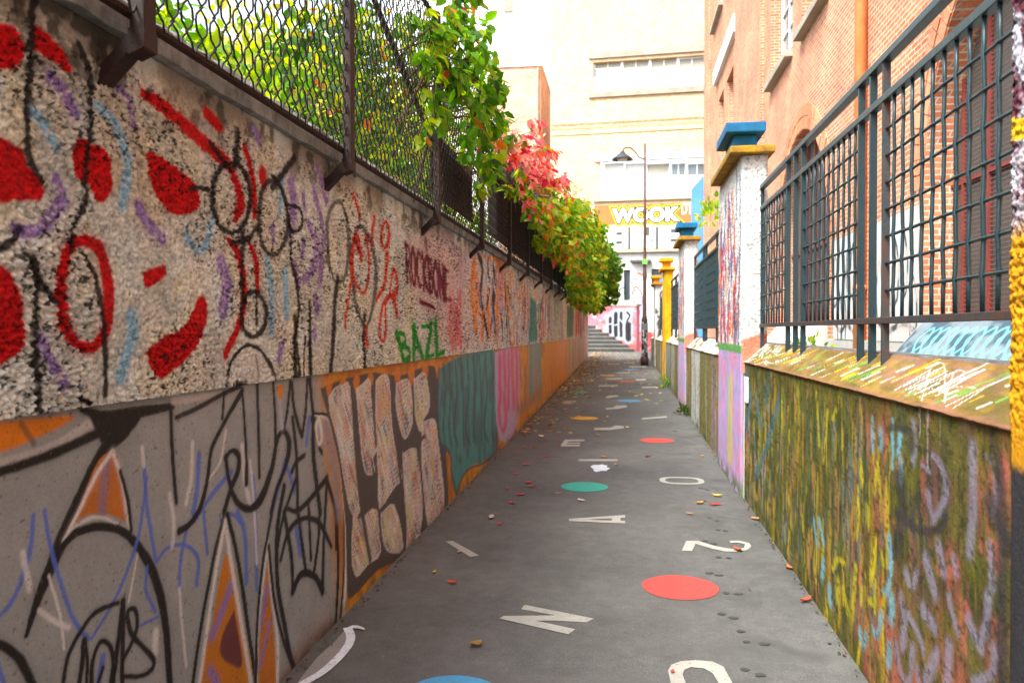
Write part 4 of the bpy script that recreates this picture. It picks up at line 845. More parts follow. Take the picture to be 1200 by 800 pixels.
MB().box(XW-.09, 34.4, 1.1, XW+.005, 36.3, 18.4).build('pilaster', M['brick'], bb)
for pa_, pb_ in ((-8, 5.58), (10.22, 14.78), (19.42, 21.38)): MB().box(XW-.05, pa_, 1.0, XW+.004, pb_, 1.46, .008).build('plinth', M['concrete'], bb)
for ci, (c, r) in enumerate(ARCH):
    if c < 0: continue
    m = MB(); nn = 44
    for ro in range(2):
        ra, rb = r+.02+ro*.245, r+.235+ro*.245
        for i in range(nn):
            t0 = math.pi*(i+.06)/nn; t1 = math.pi*(i+.94)/nn
            q = [(c+rr_*math.cos(t), SPR+rr_*math.sin(t)) for rr_, t in ((ra, t0), (rb, t0), (rb, t1), (ra, t1))]
            m.prism(q, 'x', XW-.012-.004*((i*7+ro) % 3), XW+.05)
    m.build('arch_ring', M['ring'], bb)
    MB().box(XW+.22, c-r, SILL-.02, XW+.30, c+r, SPR+r).add([], []) if False else None
    w = MB(); fr = archpoly(c, r-.001, SILL+.001, SPR, 24); w.prism(fr, 'x', XW+.33, XW+.345)
    wo = w.build('arched_window', M['blind'], bb)
    m = MB()
    for q in range(-3, 4):
        y = c+q*r/3.5; zt = SPR+math.sqrt(max(r*r-(y-c)**2, 0))-.03
        m.box(XW+.28, y-.018, SILL, XW+.325, y+.018, zt)
    m.box(XW+.272, c-r, SILL, XW+.328, c+r, SILL+.09); m.box(XW+.281, c-r, SPR-.02, XW+.327, c+r, SPR+.02)
    m.build('window_frame', M['redframe'], wo)
    m = MB(); z = SILL+.12
    while z < SPR+r-.1:
        hw = r if z < SPR else math.sqrt(max(r*r-(z-SPR)**2, 0)); m.box(XW+.30, c-hw, z, XW+.306, c+hw, z+.008); z += .05 if c < 12 else .1
    m.build('louvre', M['darkgrey'], wo)
    m = MB(); m.prism([(XW+.33, SILL+.0), (XW-.04, SILL-.02), (XW-.42, 1.25), (XW-.42, 1.0), (XW+.33, 1.0)], 'y', c-r+.02, c+r-.02)
    # prism 'y' expects (x, z)
    m.build('sloping_sill', M['concrete'], bb)
def rwindow(a, b_, z0, z1, mat='glass'):
    wo = MB().box(XW+.30, a, z0, XW+.315, b_, z1).build('window', M[mat], bb)
    m = MB(); f = .07
    for (p, q, r_, s_) in ((a, a+f, z0, z1), (b_-f, b_, z0, z1), (a+f, b_-f, z0, z0+f), (a+f, b_-f, z1-f, z1)): m.box(XW+.25, p, r_, XW+.298, q, s_)
    n = 3
    for i in range(1, n): y = a+(b_-a)*i/n; m.box(XW+.255, y-.035, z0+f, XW+.297, y+.035, z1-f)
    for i in range(1, 5): z = z0+(z1-z0)*i/5; m.box(XW+.26, a+f, z-.015, XW+.29, b_-f, z+.015)
    m.build('window_frame', M['white'], wo)
    if z0 < 13:
        mm = MB().box(XW-.17, a-.02, z0-.14, XW+.25, b_+.02, z0+.002, .01); mm.build('window_sill', M['ledge'], bb)
    else: MB().box(XW-.17, a-.02, z0-.14, XW+.25, b_+.02, z0+.002, .01).build('window_sill', M['ledge'], bb)
for wv_ in WIN+WIN2:
    if wv_[0] > 0: rwindow(*wv_)
MB().box(XW-.14, 26.4, 10.95, XW+.02, 32.2, 11.5, .01).build('lintel_slab', M['white'], bb)
# downpipe
m = MB(); m.tube([(XW-.09, 12.55, 1.15), (XW-.09, 12.55, 18.3)], .085, 14)
for z in (2.2, 4.6, 7.0, 9.4, 11.8, 14.2): m.tube([(XW-.09, 12.55, z), (XW-.09, 12.55, z+.07)], .10, 14)
dp = m.build('downpipe', M['orangepipe'], bb, True)
# spray paint on the brick piers
def wall_canvas(y0, y1, z0, z1, X, base, st=.012):
    return Canvas(np.arange(y0, y1, st), np.arange(z0, z1, st), X, base, .006, .04)
def patch(name, c, x, mat, parent): return grid_mesh(name, np.stack([np.full(c.U.shape, x), c.U, c.V], -1), c.C, mat, parent)
for (a, b_, seed) in ((10.26, 11.9, 1), (12.9, 14.2, 2)):
    c = wall_canvas(a, b_, 1.47, 3.1, 3.5, lin((196, 196, 194))); q = random.Random(seed)
    for i in range(5):
        y = a+(i+.5)*(b_-a)/5; h = q.uniform(1.8, 2.6)
        c.stroke_w([(y-.1, h-.4), (y-.14, h), (y, h+.35), (y+.12, h), (y+.06, h-.45), (y-.1, h-.4)], .05, BLK, .9, .3)
    c.stroke_w([(a+.1, 1.6), (a+.5, 1.7), (b_-.5, 1.6), (b_-.1, 1.75)], .08, BLK, .9, .3)
    mass(c, lin((206, 190, 180)), 3, .3, .45, .6, .7)
    patch('painted_panel', c, XW-.0575 if True else 0, M['rough'], bb)
    MB().box(XW-.055, a+.002, 1.465, XW-.001, b_-.014, 3.09).build('panel_backing', M['concrete'], bb)
# painted faces of the two sloping sills
def slope_canvas(c0, c1, base, strokes):
    c = Canvas(np.arange(c0, c1, .012), np.linspace(0, 1, 40), 3.5, base, .006, .04); strokes(c)
    X = XW-.42+.38*c.V; Z = 1.25+.45*c.V
    nrm = (-.765, .643); grid_mesh('painted_slope', np.stack([X+nrm[0]*.006, c.U, Z+nrm[1]*.006], -1), c.C, M['rough'], bb)
def st1(c):
    mass(c, lin((130, 140, 146)), 1, .3, .4, .6, .8); CY = lin((120, 206, 206)); q = random.Random(2)
    for i in range(15):
        y = 6.5+i*.22; c.stroke_w([(y+.15, .1), (y-.08, .45), (y+.02, .85), (y+.2, .6), (y+.05, .3), (y-.1, .2)], .03, CY, .9, .3)
slope_canvas(5.65, 10.15, lin((66, 84, 96)), st1)
def st2(c):
    q = random.Random(4)
    for i in range(30): y = q.uniform(14.85, 19.2); c.stroke_w([(y, q.uniform(.1, .4)), (y+.3, q.uniform(.5, .9))], .06, [lin((70, 70, 70)), lin((120, 150, 90)), lin((236, 236, 232))][q.randrange(3)], .9, .3, 2, False)
slope_canvas(14.85, 19.35, lin((210, 208, 202)), st2)
# ------------------------------------------------------------------ FACADE AT THE END OF THE ALLEY
PHI = R(4.5); FO = Vector((0, 43.6, 0)); FU = Vector((math.cos(PHI), -math.sin(PHI), 0)); FN = Vector((-math.sin(PHI), -math.cos(PHI), 0))
def fac(px, py):
    d = Vector(ray(px, py)); o = Vector((0, 0, CH)); t = (FO-o).dot(FN)/d.dot(FN); p = o+d*t
    return ((p-FO).dot(FU), p.z)
def FP(u, v, w): p = FO+FU*u+FN*w; return (p.x, p.y, v)
eb = thing('apartment_building', 'cream brick building closing the alley, with long bands of windows and painted lower floor', 'building', (0, 43.6, .6))
def fr(x0, y0, x1, y1): (a, b_), (c, d) = fac(x0, y1), fac(x1, y0); return a, b_, c, d
def frect(x0, y0, x1, y1): a, b_, c, d = fr(x0, y0, x1, y1); return [(a, b_), (c, b_), (c, d), (a, d)]
def fbox(name, x0, y0, x1, y1, w0, w1, mat, parent=eb):
    a, b_, c, d = fr(x0, y0, x1, y1); m = MB(); P0 = lambda u, v, w: FP(u, v, w)
    vs = [P0(a, b_, w0), P0(c, b_, w0), P0(c, d, w0), P0(a, d, w0), P0(a, b_, w1), P0(c, b_, w1), P0(c, d, w1), P0(a, d, w1)]
    m.add(vs, [(0, 1, 2, 3), (4, 5, 6, 7), (0, 1, 5, 4), (1, 2, 6, 5), (2, 3, 7, 6), (3, 0, 4, 7)]); return m.build(name, mat, parent)
ua = fac(645, 300)[0]; ub = 7.5
H1 = frect(695, 64, 828, 106); H2 = frect(703, 181, 830, 233); H0 = frect(695, -70, 828, -20)
HW = [frect(731, 316, 738.5, 352), frect(763.5, 315, 776, 337)]
ztop_w = fac(740, 297)[1]
plate('brick_wall', [[(ua, ztop_w), (ub, ztop_w), (ub, 24), (ua, 24)], H1, H2, H0], .3, lambda u, v, w: FP(u, v, -.15+w), M['cream'], eb)
plate('painted_ground_floor', [[(ua, -.1), (ub, -.1), (ub, ztop_w-.01), (ua, ztop_w-.01)]]+HW, .3, lambda u, v, w: FP(u, v, -.15+w), M['offwhite'], eb)
m = MB(); P0 = FP(ua, 0, -.3); P1 = FP(ua, 0, -9); m.add([(*P0[:2], -.1), (*P1[:2], -.1), (*P1[:2], 24), (*P0[:2], 24)], [(0, 1, 2, 3)]); m.build('side_wall', M['cream'], eb)
m = MB(); m.add([FP(ua, 24, 0), FP(ub, 24, 0), FP(ub, 24, -9), FP(ua, 24, -9)], [(0, 1, 2, 3)]); m.build('roof', M['coping'], eb)
for i, y in enumerate((139.5, 144.5, 149.5)): fbox('brick_string_course', 646, y, 840, y+2.0, -.002, .05, M['cream'])
fbox('white_band', 690, 107, 830, 109.5, -.002, .12, M['ledge']); fbox('white_band', 690, 60, 830, 64, -.002, .10, M['ledge'])
# upper strip windows
def fwin(x0, y0, x1, y1, mat, bars=1, frame='white'):
    wo = fbox('window', x0, y0, x1, y1, -.27, -.25, M[mat])
    a, b_, c, d = fr(x0, y0, x1, y1); m = MB(); f = .06
    def bx(u0, v0, u1, v1):
        vs = [FP(u, v, w) for w in (-.24, -.19) for (u, v) in ((u0, v0), (u1, v0), (u1, v1), (u0, v1))]
        m.add(vs, [(0, 1, 2, 3), (4, 5, 6, 7), (0, 1, 5, 4), (1, 2, 6, 5), (2, 3, 7, 6), (3, 0, 4, 7)])
    bx(a, b_, a+f, d); bx(c-f, b_, c, d); bx(a+f, b_, c-f, b_+f); bx(a+f, d-f, c-f, d)
    for i in range(1, bars+1): u = a+(c-a)*i/(bars+1); bx(u-.03, b_+f, u+.03, d-f)
    m.build('window_frame', M[frame], wo)
for k in range(4): fwin(696+k*33, 65, 728+k*33, 81, 'blind2' if k == 1 else 'blind2', 1)
fbox('parapet_panel', 694, 81, 830, 107, -.24, -.10, M['white'])
fwin(708, 190, 731, 232, 'white', 0); fwin(732, 190, 756, 232, 'white', 0); fwin(757, 190, 785, 206, 'blind2', 0); fwin(786, 190, 804, 206, 'glass', 1); fwin(805, 190, 829, 206, 'glass', 1)
fbox('parapet_panel', 757, 206, 829, 232.5, -.24, -.12, M['white'])
fbox('lintel', 697, 178.5, 828, 190, -.20, .14, M['white']); fbox('sill', 696, 232.5, 830, 236, -.2, .12, M['ledge'])
for k in range(4): fwin(696+k*33, -66, 728+k*33, -24, 'glass', 1)
fbox('orange_band', 697, 236.5, 840, 263, -.002, .02, M['orange'])
fbox('orange_band', 660, 234, 697, 262, -.002, .012, M['pinkbrick'])
# writing on the facade
def ftext(name, txt, x0, y0, x1, y1, off, mat, w0, w1, parent=eb, shear=0, space=1.0):
    cu = bpy.data.curves.new('t', 'FONT'); cu.body = txt; cu.size = 1; cu.offset = off; cu.extrude = .0; cu.space_character = space; cu.shear = shear
    vs, fs = curve_geo(cu)
    cu = bpy.data.curves.new('t', 'FONT'); cu.body = txt; cu.size = 1; cu.offset = 0; cu.space_character = space; cu.shear = shear
    v0, _ = curve_geo(cu)
    ax, bx_ = min(v[0] for v in v0), max(v[0] for v in v0); ay, by_ = min(v[1] for v in v0), max(v[1] for v in v0)
    (a, b_), (c, d) = fac(x0, y1), fac(x1, y0); m = MB()
    m.add([FP(a+(v[0]-ax)/(bx_-ax)*(c-a), b_+(v[1]-ay)/(by_-ay)*(d-b_), w1) for v in vs], fs)
    return m.build(name, mat, parent)
ftext('yellow_outline', 'WOOK', 719, 243, 794, 260.5, .18, M['yellowp'], 0, .034, space=1.05)
ftext('black_outline', 'WOOK', 719, 243, 794, 260.5, .12, M['black'], 0, .044, space=1.05)
ftext('white_letters', 'WOOK', 719, 243, 794, 260.5, .06, M['white'], 0, .054, space=1.05)
ftext('white_scrawl', 'DTR', 799, 238, 817, 251, .03, M['white'], 0, .03)
# block letters: white blocks on a dark band
fbox('dark_band', 700, 264.5, 800, 292, -.002, .02, M['white'])
for (a, b_, c, d) in ((722, 272, 729, 275.5), (722, 282.5, 729, 286), (736, 266, 738.8, 292), (768.5, 266, 771.5, 292), (755, 266, 761, 290.5), (786, 268.5, 797, 272.5), (786, 279.5, 797, 283.5)):
    fbox('dark_bar', a, b_, c, d, .02, .03, M['darkgrey'])
fbox('white_blot', 757, 276, 768, 291, .03, .036, M['white']); fbox('dark_bar', 763, 280.5, 765.5, 283, .036, .042, M['darkgrey'])
fbox('stone_ledge', 646, 292.5, 832, 298, -.002, .22, M['ledge'])
fwin(731, 316, 738.5, 352, 'dglass', 0, 'darkgrey'); fwin(763.5, 315, 776, 337, 'dglass', 0, 'darkgrey')
fbox('blue_blind', 765, 322, 775, 334, -.18, -.17, M['bluep'])
fbox('door_canopy', 739, 305, 763, 308, .0, .5, M['darkgrey'])
# painted lower storey of the facade, with figures and doodles
def fcanvas(name, x0, y0, x1, y1, base, w, fn, st=.03):
    a, b_, c, d = fr(x0, y0, x1, y1); us = np.arange(a, c+1e-6, st); vs = np.arange(b_, d+1e-6, st)
    cv = Canvas(us, vs, 3, base, .01, .1); cv.conv = lambda p: fac(p[0], p[1]); cv.pf = lambda w_: w_/22.0
    def stroke(pts, w_, col, a_=1, soft=.3): cv.stroke_w([fac(*p) for p in pts], w_/22.0, col, a_, soft)
    fn(cv, stroke)
    Pn = np.zeros(cv.U.shape+(3,)); Pn[..., 0] = FO.x+FU.x*cv.U+FN.x*w; Pn[..., 1] = FO.y+FU.y*cv.U+FN.y*w; Pn[..., 2] = cv.V
    return grid_mesh(name, Pn, cv.C, M['render'], eb)
def g1(cv, st):
    mass(cv, lin((206, 206, 204)), 1, .6, .45, .6, .6)
    RD = lin((226, 76, 44))
    for pts in ([(742,338),(746,336),(750,340)], [(741,345),(742,341),(745,340)], [(744,326),(746,328)], [(751,341),(752,346)], [(748,320),(752,322)], [(740,331),(741,335)]): st(pts, 1.8, RD, .95)
    for pts in ([(743,322),(747,318)], [(752,330),(754,326)], [(748,332),(749,328)]): st(pts, .8, lin((90, 130, 90)), .7)
fcanvas('painted_doodles', 739.5, 309, 757, 345.5, lin((232, 230, 222)), .012, g1)
def g2(cv, st):
    mass(cv, lin((190, 190, 198)), 1, .4, .45, .6, .7)
    for pts in ([(743,352),(744,358),(746,366),(748,370)], [(753,350),(752,358),(750,366),(748,370)], [(748,370),(747,378),(747,387)], [(741,347),(748,350),(755,346)], [(743,384),(748,380),(753,384)]): st(pts, .8, lin((96, 96, 112)), .9)
fcanvas('painted_figure', 740, 346, 757, 388, lin((166, 166, 180)), .012, g2)
def g3(cv, st):
    mass(cv, lin((214, 70, 44)), 1, .5, .45, .6, .8); mass(cv, lin((236, 170, 180)), 2, .3, .52, .62, .7)
fcanvas('painted_base', 740, 388.5, 770, 413, lin((226, 96, 110)), .02, g3)
def g4(cv, st):
    for pts in ([(768,345),(771,350),(768,356)], [(769,362),(772,368),(769,374)], [(768,380),(772,386),(770,394)], [(772,344),(773,352)]): st(pts, 1.8, BLK2, .95)
fcanvas('painted_pier', 766, 340, 775, 398, lin((230, 228, 222)), .012, g4)
# ------------------------------------------------------------------ NEIGHBOURS BEHIND
nb = thing('neighbour_building', 'narrow pinkish brick building end left of the cream building, behind the red creeper', 'building', (-5.5, 48, 0))
MB().box(-7.2, 47, 0, -4.75, 54, 16.8).build('wall', M['pinkbrick'], nb); MB().box(-7.3, 46.9, 16.8, -4.65, 54, 17.0).build('roof', M['white'], nb)
MB().tube([(-4.9, 46.9, 0), (-4.9, 46.9, 16.7)], .07, 8).build('downpipe', M['ledge'], nb)
nb = thing('white_building', 'tall white rendered building far behind, left of the cream building', 'building', (-9, 58, 0))
MB().box(-16, 56, 0, -2.2, 66, 26).build('wall', M['white'], nb)
for z in (15.5, 19.5, 23.5): MB().box(-8.2, 55.9, z, -7.6, 56.0, z+.9).build('window', M['ledge'], nb)
# blue and green painted block beside the brick building
pp = thing('painted_wall', 'tall sky-blue and green painted wall strip between the cream building and the brick building', 'wall', (3.6, 37.5, .6))
a = on_ground(812, 420)
def zpx(py, Y): return CH+(388-py)*Y/F
m = MB(); m.prism([(3.05, .4), (3.75, .4), (3.75, zpx(205, 38)), (3.05, zpx(225, 38))], 'y', 38.0, 38.4); m.build('blue_face', M['bluep'], pp)
m = MB(); m.prism([(3.76, .4), (4.15, .4), (4.15, zpx(197, 38)), (3.76, zpx(205, 38))], 'y', 37.98, 38.4); m.build('green_face', M['greenp'], pp)
# ------------------------------------------------------------------ STAIRS AND THE WALL BESIDE THEM
sw = thing('stair_wall', 'pink and red painted wall with silver and black bubble letters beside the stairs', 'wall', (-.4, 42, .6))
A = Vector((.62, 40.9)); B = Vector((-2.3, 43.2)); dW = (B-A).normalized(); nW = Vector((-dW.y, dW.x))
if nW.y > 0: nW = -nW
def swp(px, py, w=0):
    d = ray(px, py); t = (A.x*nW.x+A.y*nW.y)/(d[0]*nW.x+d[1]*nW.y); p = Vector((d[0]*t, d[1]*t)); return ((p-A).dot(dW), CH+d[2]*t)
Lw = (B-A).length
def SW(u, v, w): p = A+dW*u+nW*w; return (p.x, p.y, v)
zt0 = swp(741, 359)[1]; zt1 = zt0+.15
m = MB(); vs = [SW(u, z, w) for w in (-.25, 0) for (u, z) in ((0, 0), (Lw, 0), (Lw, zt1), (0, zt0))]
m.add(vs, [(0, 1, 2, 3), (4, 5, 6, 7), (0, 1, 5, 4), (1, 2, 6, 5), (2, 3, 7, 6), (3, 0, 4, 7)]); m.build('wall_body', M['pinkish'], sw)
m = MB(); vs = [SW(u, z, w) for w in (-.3, .05) for (u, z) in ((-.05, zt0), (Lw, zt1), (Lw, zt1+.12), (-.05, zt0+.12))]
m.add(vs, [(0, 1, 2, 3), (4, 5, 6, 7), (0, 1, 5, 4), (1, 2, 6, 5), (2, 3, 7, 6), (3, 0, 4, 7)]); m.build('wall_capping', M['ledge'], sw)
us = np.arange(0, Lw, .02); vs_ = np.arange(.3, zt0-.01, .02); cv = Canvas(us, vs_, 3, lin((214, 110, 122)), .01, .1)
mass(cv, lin((236, 180, 186)), 1, .3, .5, .62, .7); mass(cv, lin((196, 60, 50)), 2, .4, .52, .62, .6); mass(cv, lin((214, 74, 44)), 4, .5, .2, .4, .85, 1-sstep(1.2, 1.5, cv.V+.25*(cv.U-1.2)))
def sst(pts, w, col, a=1, soft=.25): cv.stroke_w([swp(*p) for p in pts], w/23.0, col, a, soft)
SIL = lin((166, 168, 178))
for x, y0, y1, ww in ((715.5, 372, 388, 6.5), (722, 367, 393, 7.5), (728, 366, 394, 6.5), (736, 367, 397, 9)): sst([(x, y0), (x-.3, (y0+y1)/2), (x, y1)], ww+3.4, SIL)
for x, y0, y1, ww in ((715.3, 373, 389, 4.6), (721.8, 368, 392, 5.8), (728, 367, 393, 4.4), (736.5, 381, 396, 8.5)): sst([(x, y0), (x-.3, (y0+y1)/2), (x, y1)], ww, BLK2)
sst([(735, 366), (738, 370), (735, 376), (734, 384)], 2.4, BLK2); sst([(713, 380), (718, 379)], 1.2, SIL); sst([(720, 381), (724, 380)], 1.2, SIL); sst([(726, 374), (730, 378)], 1.3, SIL)
Pn = np.stack([A.x+dW.x*cv.U+nW.x*.006, A.y+dW.y*cv.U+nW.y*.006, cv.V], -1); grid_mesh('painted_face', Pn, cv.C, M['render'], sw)
sr = thing('staircase', 'short flight of stone steps climbing left at the far end of the alley', 'stairs', (-.9, 41, .6))
for k in range(7):
    y = 40.35+.36*k; z = gz(y if k == 0 else 40.35)+.19*(k+1); yr = (y-A.y)/(B.y-A.y); xr = A.x+(B.x-A.x)*max(yr, 0)-.12-.05*0
    xr = min(xr, .35-.33*k)
    m = MB(); m.box(-3.2, y, .3, max(xr+.18, -1.6), y+.44 if k < 6 else y+3, z-.0015*k, .015); st_ = m.build('step', M['stair'], sr); MB().box(-3.2, y-.004, z-.185, max(xr+.17, -1.61), y+.001, z-.045).build('riser', M['riser'], st_)
# ------------------------------------------------------------------ VEGETATION
def leaf_mesh(name, centers, sizes, cols, mat, parent=None, kind='ovate', droop=.5, out=None, seed=1, label=None):
    """one mesh of many small leaf blades; centers (n,3), cols (n,3) linear"""
    g = np.random.default_rng(seed); n = len(centers)
    if kind == 'ovate':
        T = np.array([(0, 0, 0), (.30, .33, .05), (.22, .72, .03), (0, 1, -.06), (-.22, .72, .03), (-.30, .33, .05)]); Fc = [(0, 1, 2, 3), (0, 3, 4, 5)]
    else:       # five-fingered creeper leaf
        T = [(0, 0, 0)]; Fc = []
        for a, L in ((-70, .62), (-36, .85), (0, 1.0), (36, .85), (70, .62)):
            ca, sa = math.sin(R(a)), math.cos(R(a)); b0 = len(T)
            for (t, w) in ((.45, .155), (.75, .12), (1.0, 0), (.75, -.12), (.45, -.155)):
                T.append((ca*t*L+sa*w*L, sa*t*L-ca*w*L, -.16*t*t*L+(.03 if w == 0 else 0)))
            Fc.append((0, b0, b0+1, b0+2, b0+3, b0+4))
        T = np.array(T)
    nv = len(T)
    tip = g.normal(size=(n, 3))*.7; tip[:, 2] -= droop*1.4
    if out is not None: tip += np.array(out)*.5
    tip /= np.linalg.norm(tip, axis=1)[:, None]
    nrm = g.normal(size=(n, 3))*.65; nrm[:, 2] += .6
    if out is not None: nrm += np.array(out)*1.0
    nrm -= tip*(nrm*tip).sum(1)[:, None]; nrm /= np.linalg.norm(nrm, axis=1)[:, None]
    side = np.cross(tip, nrm)
    sz = np.array(sizes)[:, None, None]
    Vt = centers[:, None, :]+sz*(T[None, :, 0:1]*side[:, None, :]+T[None, :, 1:2]*tip[:, None, :]+T[None, :, 2:3]*nrm[:, None, :])
    me = bpy.data.meshes.new(name); me.vertices.add(n*nv); me.vertices.foreach_set('co', Vt.reshape(-1).astype(np.float32))
    fl = [i for f in Fc for i in f]; lens = [len(f) for f in Fc]
    li = (np.array(fl)[None, :]+(np.arange(n)*nv)[:, None]).reshape(-1); tot = np.tile(lens, n); st = np.concatenate([[0], np.cumsum(tot)[:-1]])
    me.loops.add(len(li)); me.polygons.add(len(tot)); me.loops.foreach_set('vertex_index', li.astype(np.int32))
    me.polygons.foreach_set('loop_start', st.astype(np.int32)); me.polygons.foreach_set('loop_total', tot.astype(np.int32)); me.update(calc_edges=True)
    at = me.color_attributes.new('paint', 'FLOAT_COLOR', 'POINT'); c4 = np.ones((n, nv, 4), np.float32); c4[:, :, :3] = np.clip(cols, 0, 1)[:, None, :]
    at.data.foreach_set('color', c4.reshape(-1))
    return link_mesh(name, me, mat, parent)
def pick(g, n, palette, var=.25):
    pal = np.array([c for c, w in palette]); w = np.array([w for c, w in palette], float); w /= w.sum()
    c = pal[g.choice(len(pal), n, p=w)]; return c*(1+g.uniform(-var, var, (n, 1)))
def clump_points(g, blobs, n):
    """blobs: (x,y,z,rx,ry,rz) ; points gathered in small tufts so gaps stay open"""
    w = np.array([b[3]*b[4]*b[5] for b in blobs])**(2/3); w /= w.sum(); out = []
    for b, k in zip(blobs, (w*n).astype(int)):
        nt = max(3, k//14); d = g.normal(size=(nt, 3)); d /= np.linalg.norm(d, axis=1)[:, None]; r = g.uniform(.35, 1, (nt, 1))**.6
        tc = np.array(b[:3])+d*r*np.array(b[3:6]); idx = g.integers(0, nt, k)
        out.append(tc[idx]+g.normal(size=(k, 3))*np.array(b[3:6])*.13)
    return np.concatenate(out)
G1, G2, G3, YG, YE2, RD1, RD2, OR1 = [lin(c) for c in ((70, 116, 24), (100, 146, 30), (46, 84, 26), (160, 178, 40), (206, 190, 50), (190, 30, 56), (224, 90, 100), (206, 110, 40))]
def tree(name, label, x, y, h, blobs, n, size, palette, seed, z0=-.05):
    g = np.random.default_rng(seed); t = thing(name, label, 'tree', (x, y, z0), 'trees behind the fence')
    m = MB(); q = random.Random(seed)
    pts = [(x, y, z0), (x+.05, y+.04, h*.3), (x-.06, y, h*.55), (x+.05, y+.1, h*.85)]; m.tube(pts, [.13, .10, .07, .03], 8)
    for b in blobs:
        s = (x, y, h*q.uniform(.3, .6)); e = b[:3]; mid = [(s[i]+e[i])/2+q.uniform(-.1, .15) for i in range(3)]
        m.tube([s, mid, e], [.05, .03, .012], 6)
    m.build('trunk', M['bark'], t, True)
    C = clump_points(g, blobs, n); leaf_mesh('crown', C, g.uniform(.7, 1.3, len(C))*size, pick(g, len(C), palette), M['leaf'], t, 'ovate', .4, None, seed)
tree('garden_tree', 'bright yellow-green small-leaved tree just behind the nearest fence mesh', -2.75, 3.6, 4.2, [(-2.5, 3.0, 3.3, .55, .7, .8), (-2.9, 4.0, 3.0, .6, .8, .7), (-2.4, 2.3, 2.95, .4, .5, .35), (-2.6, 4.9, 2.9, .5, .9, .6), (-2.3, 1.9, 3.3, .4, .4, .6)], 4200, .11, [(G2, 5), (YG, 4), (G1, 1)], 1)
tree('garden_tree', 'tall pale yellow tree behind the fence at the upper left, thin against the white sky', -4.4, 9.4, 6.0, [(-4.0, 7.6, 3.7, .9, 1.2, 1.0), (-4.2, 9.6, 4.0, 1, 1.4, 1.2), (-3.7, 9.0, 3.2, .8, 1.6, .7), (-4.0, 11.2, 4.2, .9, 1.3, 1.3), (-3.6, 6.2, 3.2, .7, 1.0, .7)], 7000, .12, [(YG, 5), (YE2, 2), (G2, 2), (lin((206, 200, 120)), 3)], 2)
tree('garden_tree', 'dark green bush with a few orange leaves behind the second fence bay', -2.9, 7.2, 4.6, [(-2.5, 6.6, 3.4, .5, .8, .9), (-2.9, 8.0, 3.8, .6, 1.0, 1.2), (-2.5, 9.2, 3.2, .5, 1.0, .9), (-2.7, 5.7, 2.95, .45, .6, .45), (-2.6, 8.4, 4.4, .5, .8, .6)], 5200, .10, [(G1, 4), (G3, 3), (YG, 3), (YE2, 1), (OR1, .25)], 3)
tree('garden_tree', 'broad green tree farther back behind the creeper-covered fence', -4.4, 14, 7.0, [(-3.8, 12.5, 3.8, 1, 1.6, 1.2), (-4.2, 14.5, 4.8, 1.1, 1.8, 1.5), (-4.3, 16.5, 5.4, 1.1, 1.8, 1.3), (-3.7, 17, 3.6, 1, 1.6, 1.0)], 5600, .14, [(G1, 3), (G2, 3), (YG, 2), (YE2, 1)], 4)
tree('garden_tree', 'low leafy bush right behind the wall top at the near left', -2.35, .8, 3.2, [(-2.3, .7, 2.95, .4, .8, .4), (-2.4, -.6, 3.0, .4, .8, .5)], 900, .11, [(G2, 3), (G1, 3), (YG, 2)], 5)
# climbing creepers on the fence
def creeper(label, blobs, n, size, palette, seed, stems, kind='ovate', droop=.8, out=(1, -.3, .2), group='creepers hanging over the left fence', name='creeper', root=None):
    g = np.random.default_rng(seed); b0 = root or (XF-.2, blobs[0][1], 2.5)
    t = thing(name, label, 'climbing plant', b0, group); m = MB(); q = random.Random(seed)
    for st in stems: 
        pts = smooth(st, 5) if False else st; P3 = [Vector(p) for p in pts]; m.tube(P3, [max(.014*(1-i/len(P3)), .004) for i in range(len(P3))], 5)
    for b in blobs:      # fine twigs running to the tufts
        for _ in range(5):
            s = Vector((XF-.1, b[1]+q.uniform(-.3, .3), min(b[2], 3.4))); e = Vector((b[0]+q.uniform(-1, 1)*b[3]*.8, b[1]+q.uniform(-1, 1)*b[4]*.8, b[2]+q.uniform(-1, .6)*b[5]*.8))
            m.tube([s, (s+e)/2+Vector((.08, q.uniform(-.1, .1), .08)), e], [.007, .005, .003], 4)
    m.build('stems', M['stem'], t, True)
    C = clump_points(g, blobs, n); leaf_mesh('foliage', C, g.uniform(.65, 1.35, len(C))*size, pick(g, len(C), palette), M['leaf'], t, kind, droop, out, seed)
def at(px, py, X): y, z = on_x(px, py, X); return (X, y, z)
def blob(px, py, X, ry, rz, rx=.16): p = at(px, py, X); return (p[0], p[1], p[2], rx, ry, rz)
creeper('large green creeper with five-fingered leaves spilling over the fence top, nearest of the creepers',
    [blob(505, 25, -1.30, .25, .25), blob(530, 45, -1.22, .4, .35, .22), blob(545, 90, -1.15, .45, .45, .25), blob(560, 130, -1.15, .4, .42, .25), blob(520, 100, -1.25, .35, .35), blob(535, 60, -1.2, .35, .3, .2), blob(500, 150, -1.3, .2, .10, .1),
     blob(570, 100, -1.12, .45, .3, .2), blob(575, 160, -1.15, .45, .35, .22), blob(550, 10, -1.2, .5, .2, .2), blob(560, 185, -1.2, .3, .3, .15), blob(497, 90, -1.32, .18, .2, .1), blob(590, 190, -1.18, .4, .3, .15)],
    1250, .10, [(G2, 6), (G1, 3), (YG, 4), (G3, .4), (OR1, .25), (RD2, .1)], 21,
    [[(XF-.1, 5.6, 2.5), (XF+.03, 5.8, 3.2), (XF+.05, 6.2, 3.8), (-1.25, 6.6, 4.2)], [(XF-.1, 7.0, 2.6), (XF+.05, 7.2, 3.3), (XF+.1, 7.5, 4.0)], [(XF-.05, 5.2, 3.0), (XF+.04, 5.5, 3.4), (-1.22, 6.2, 3.6)]])
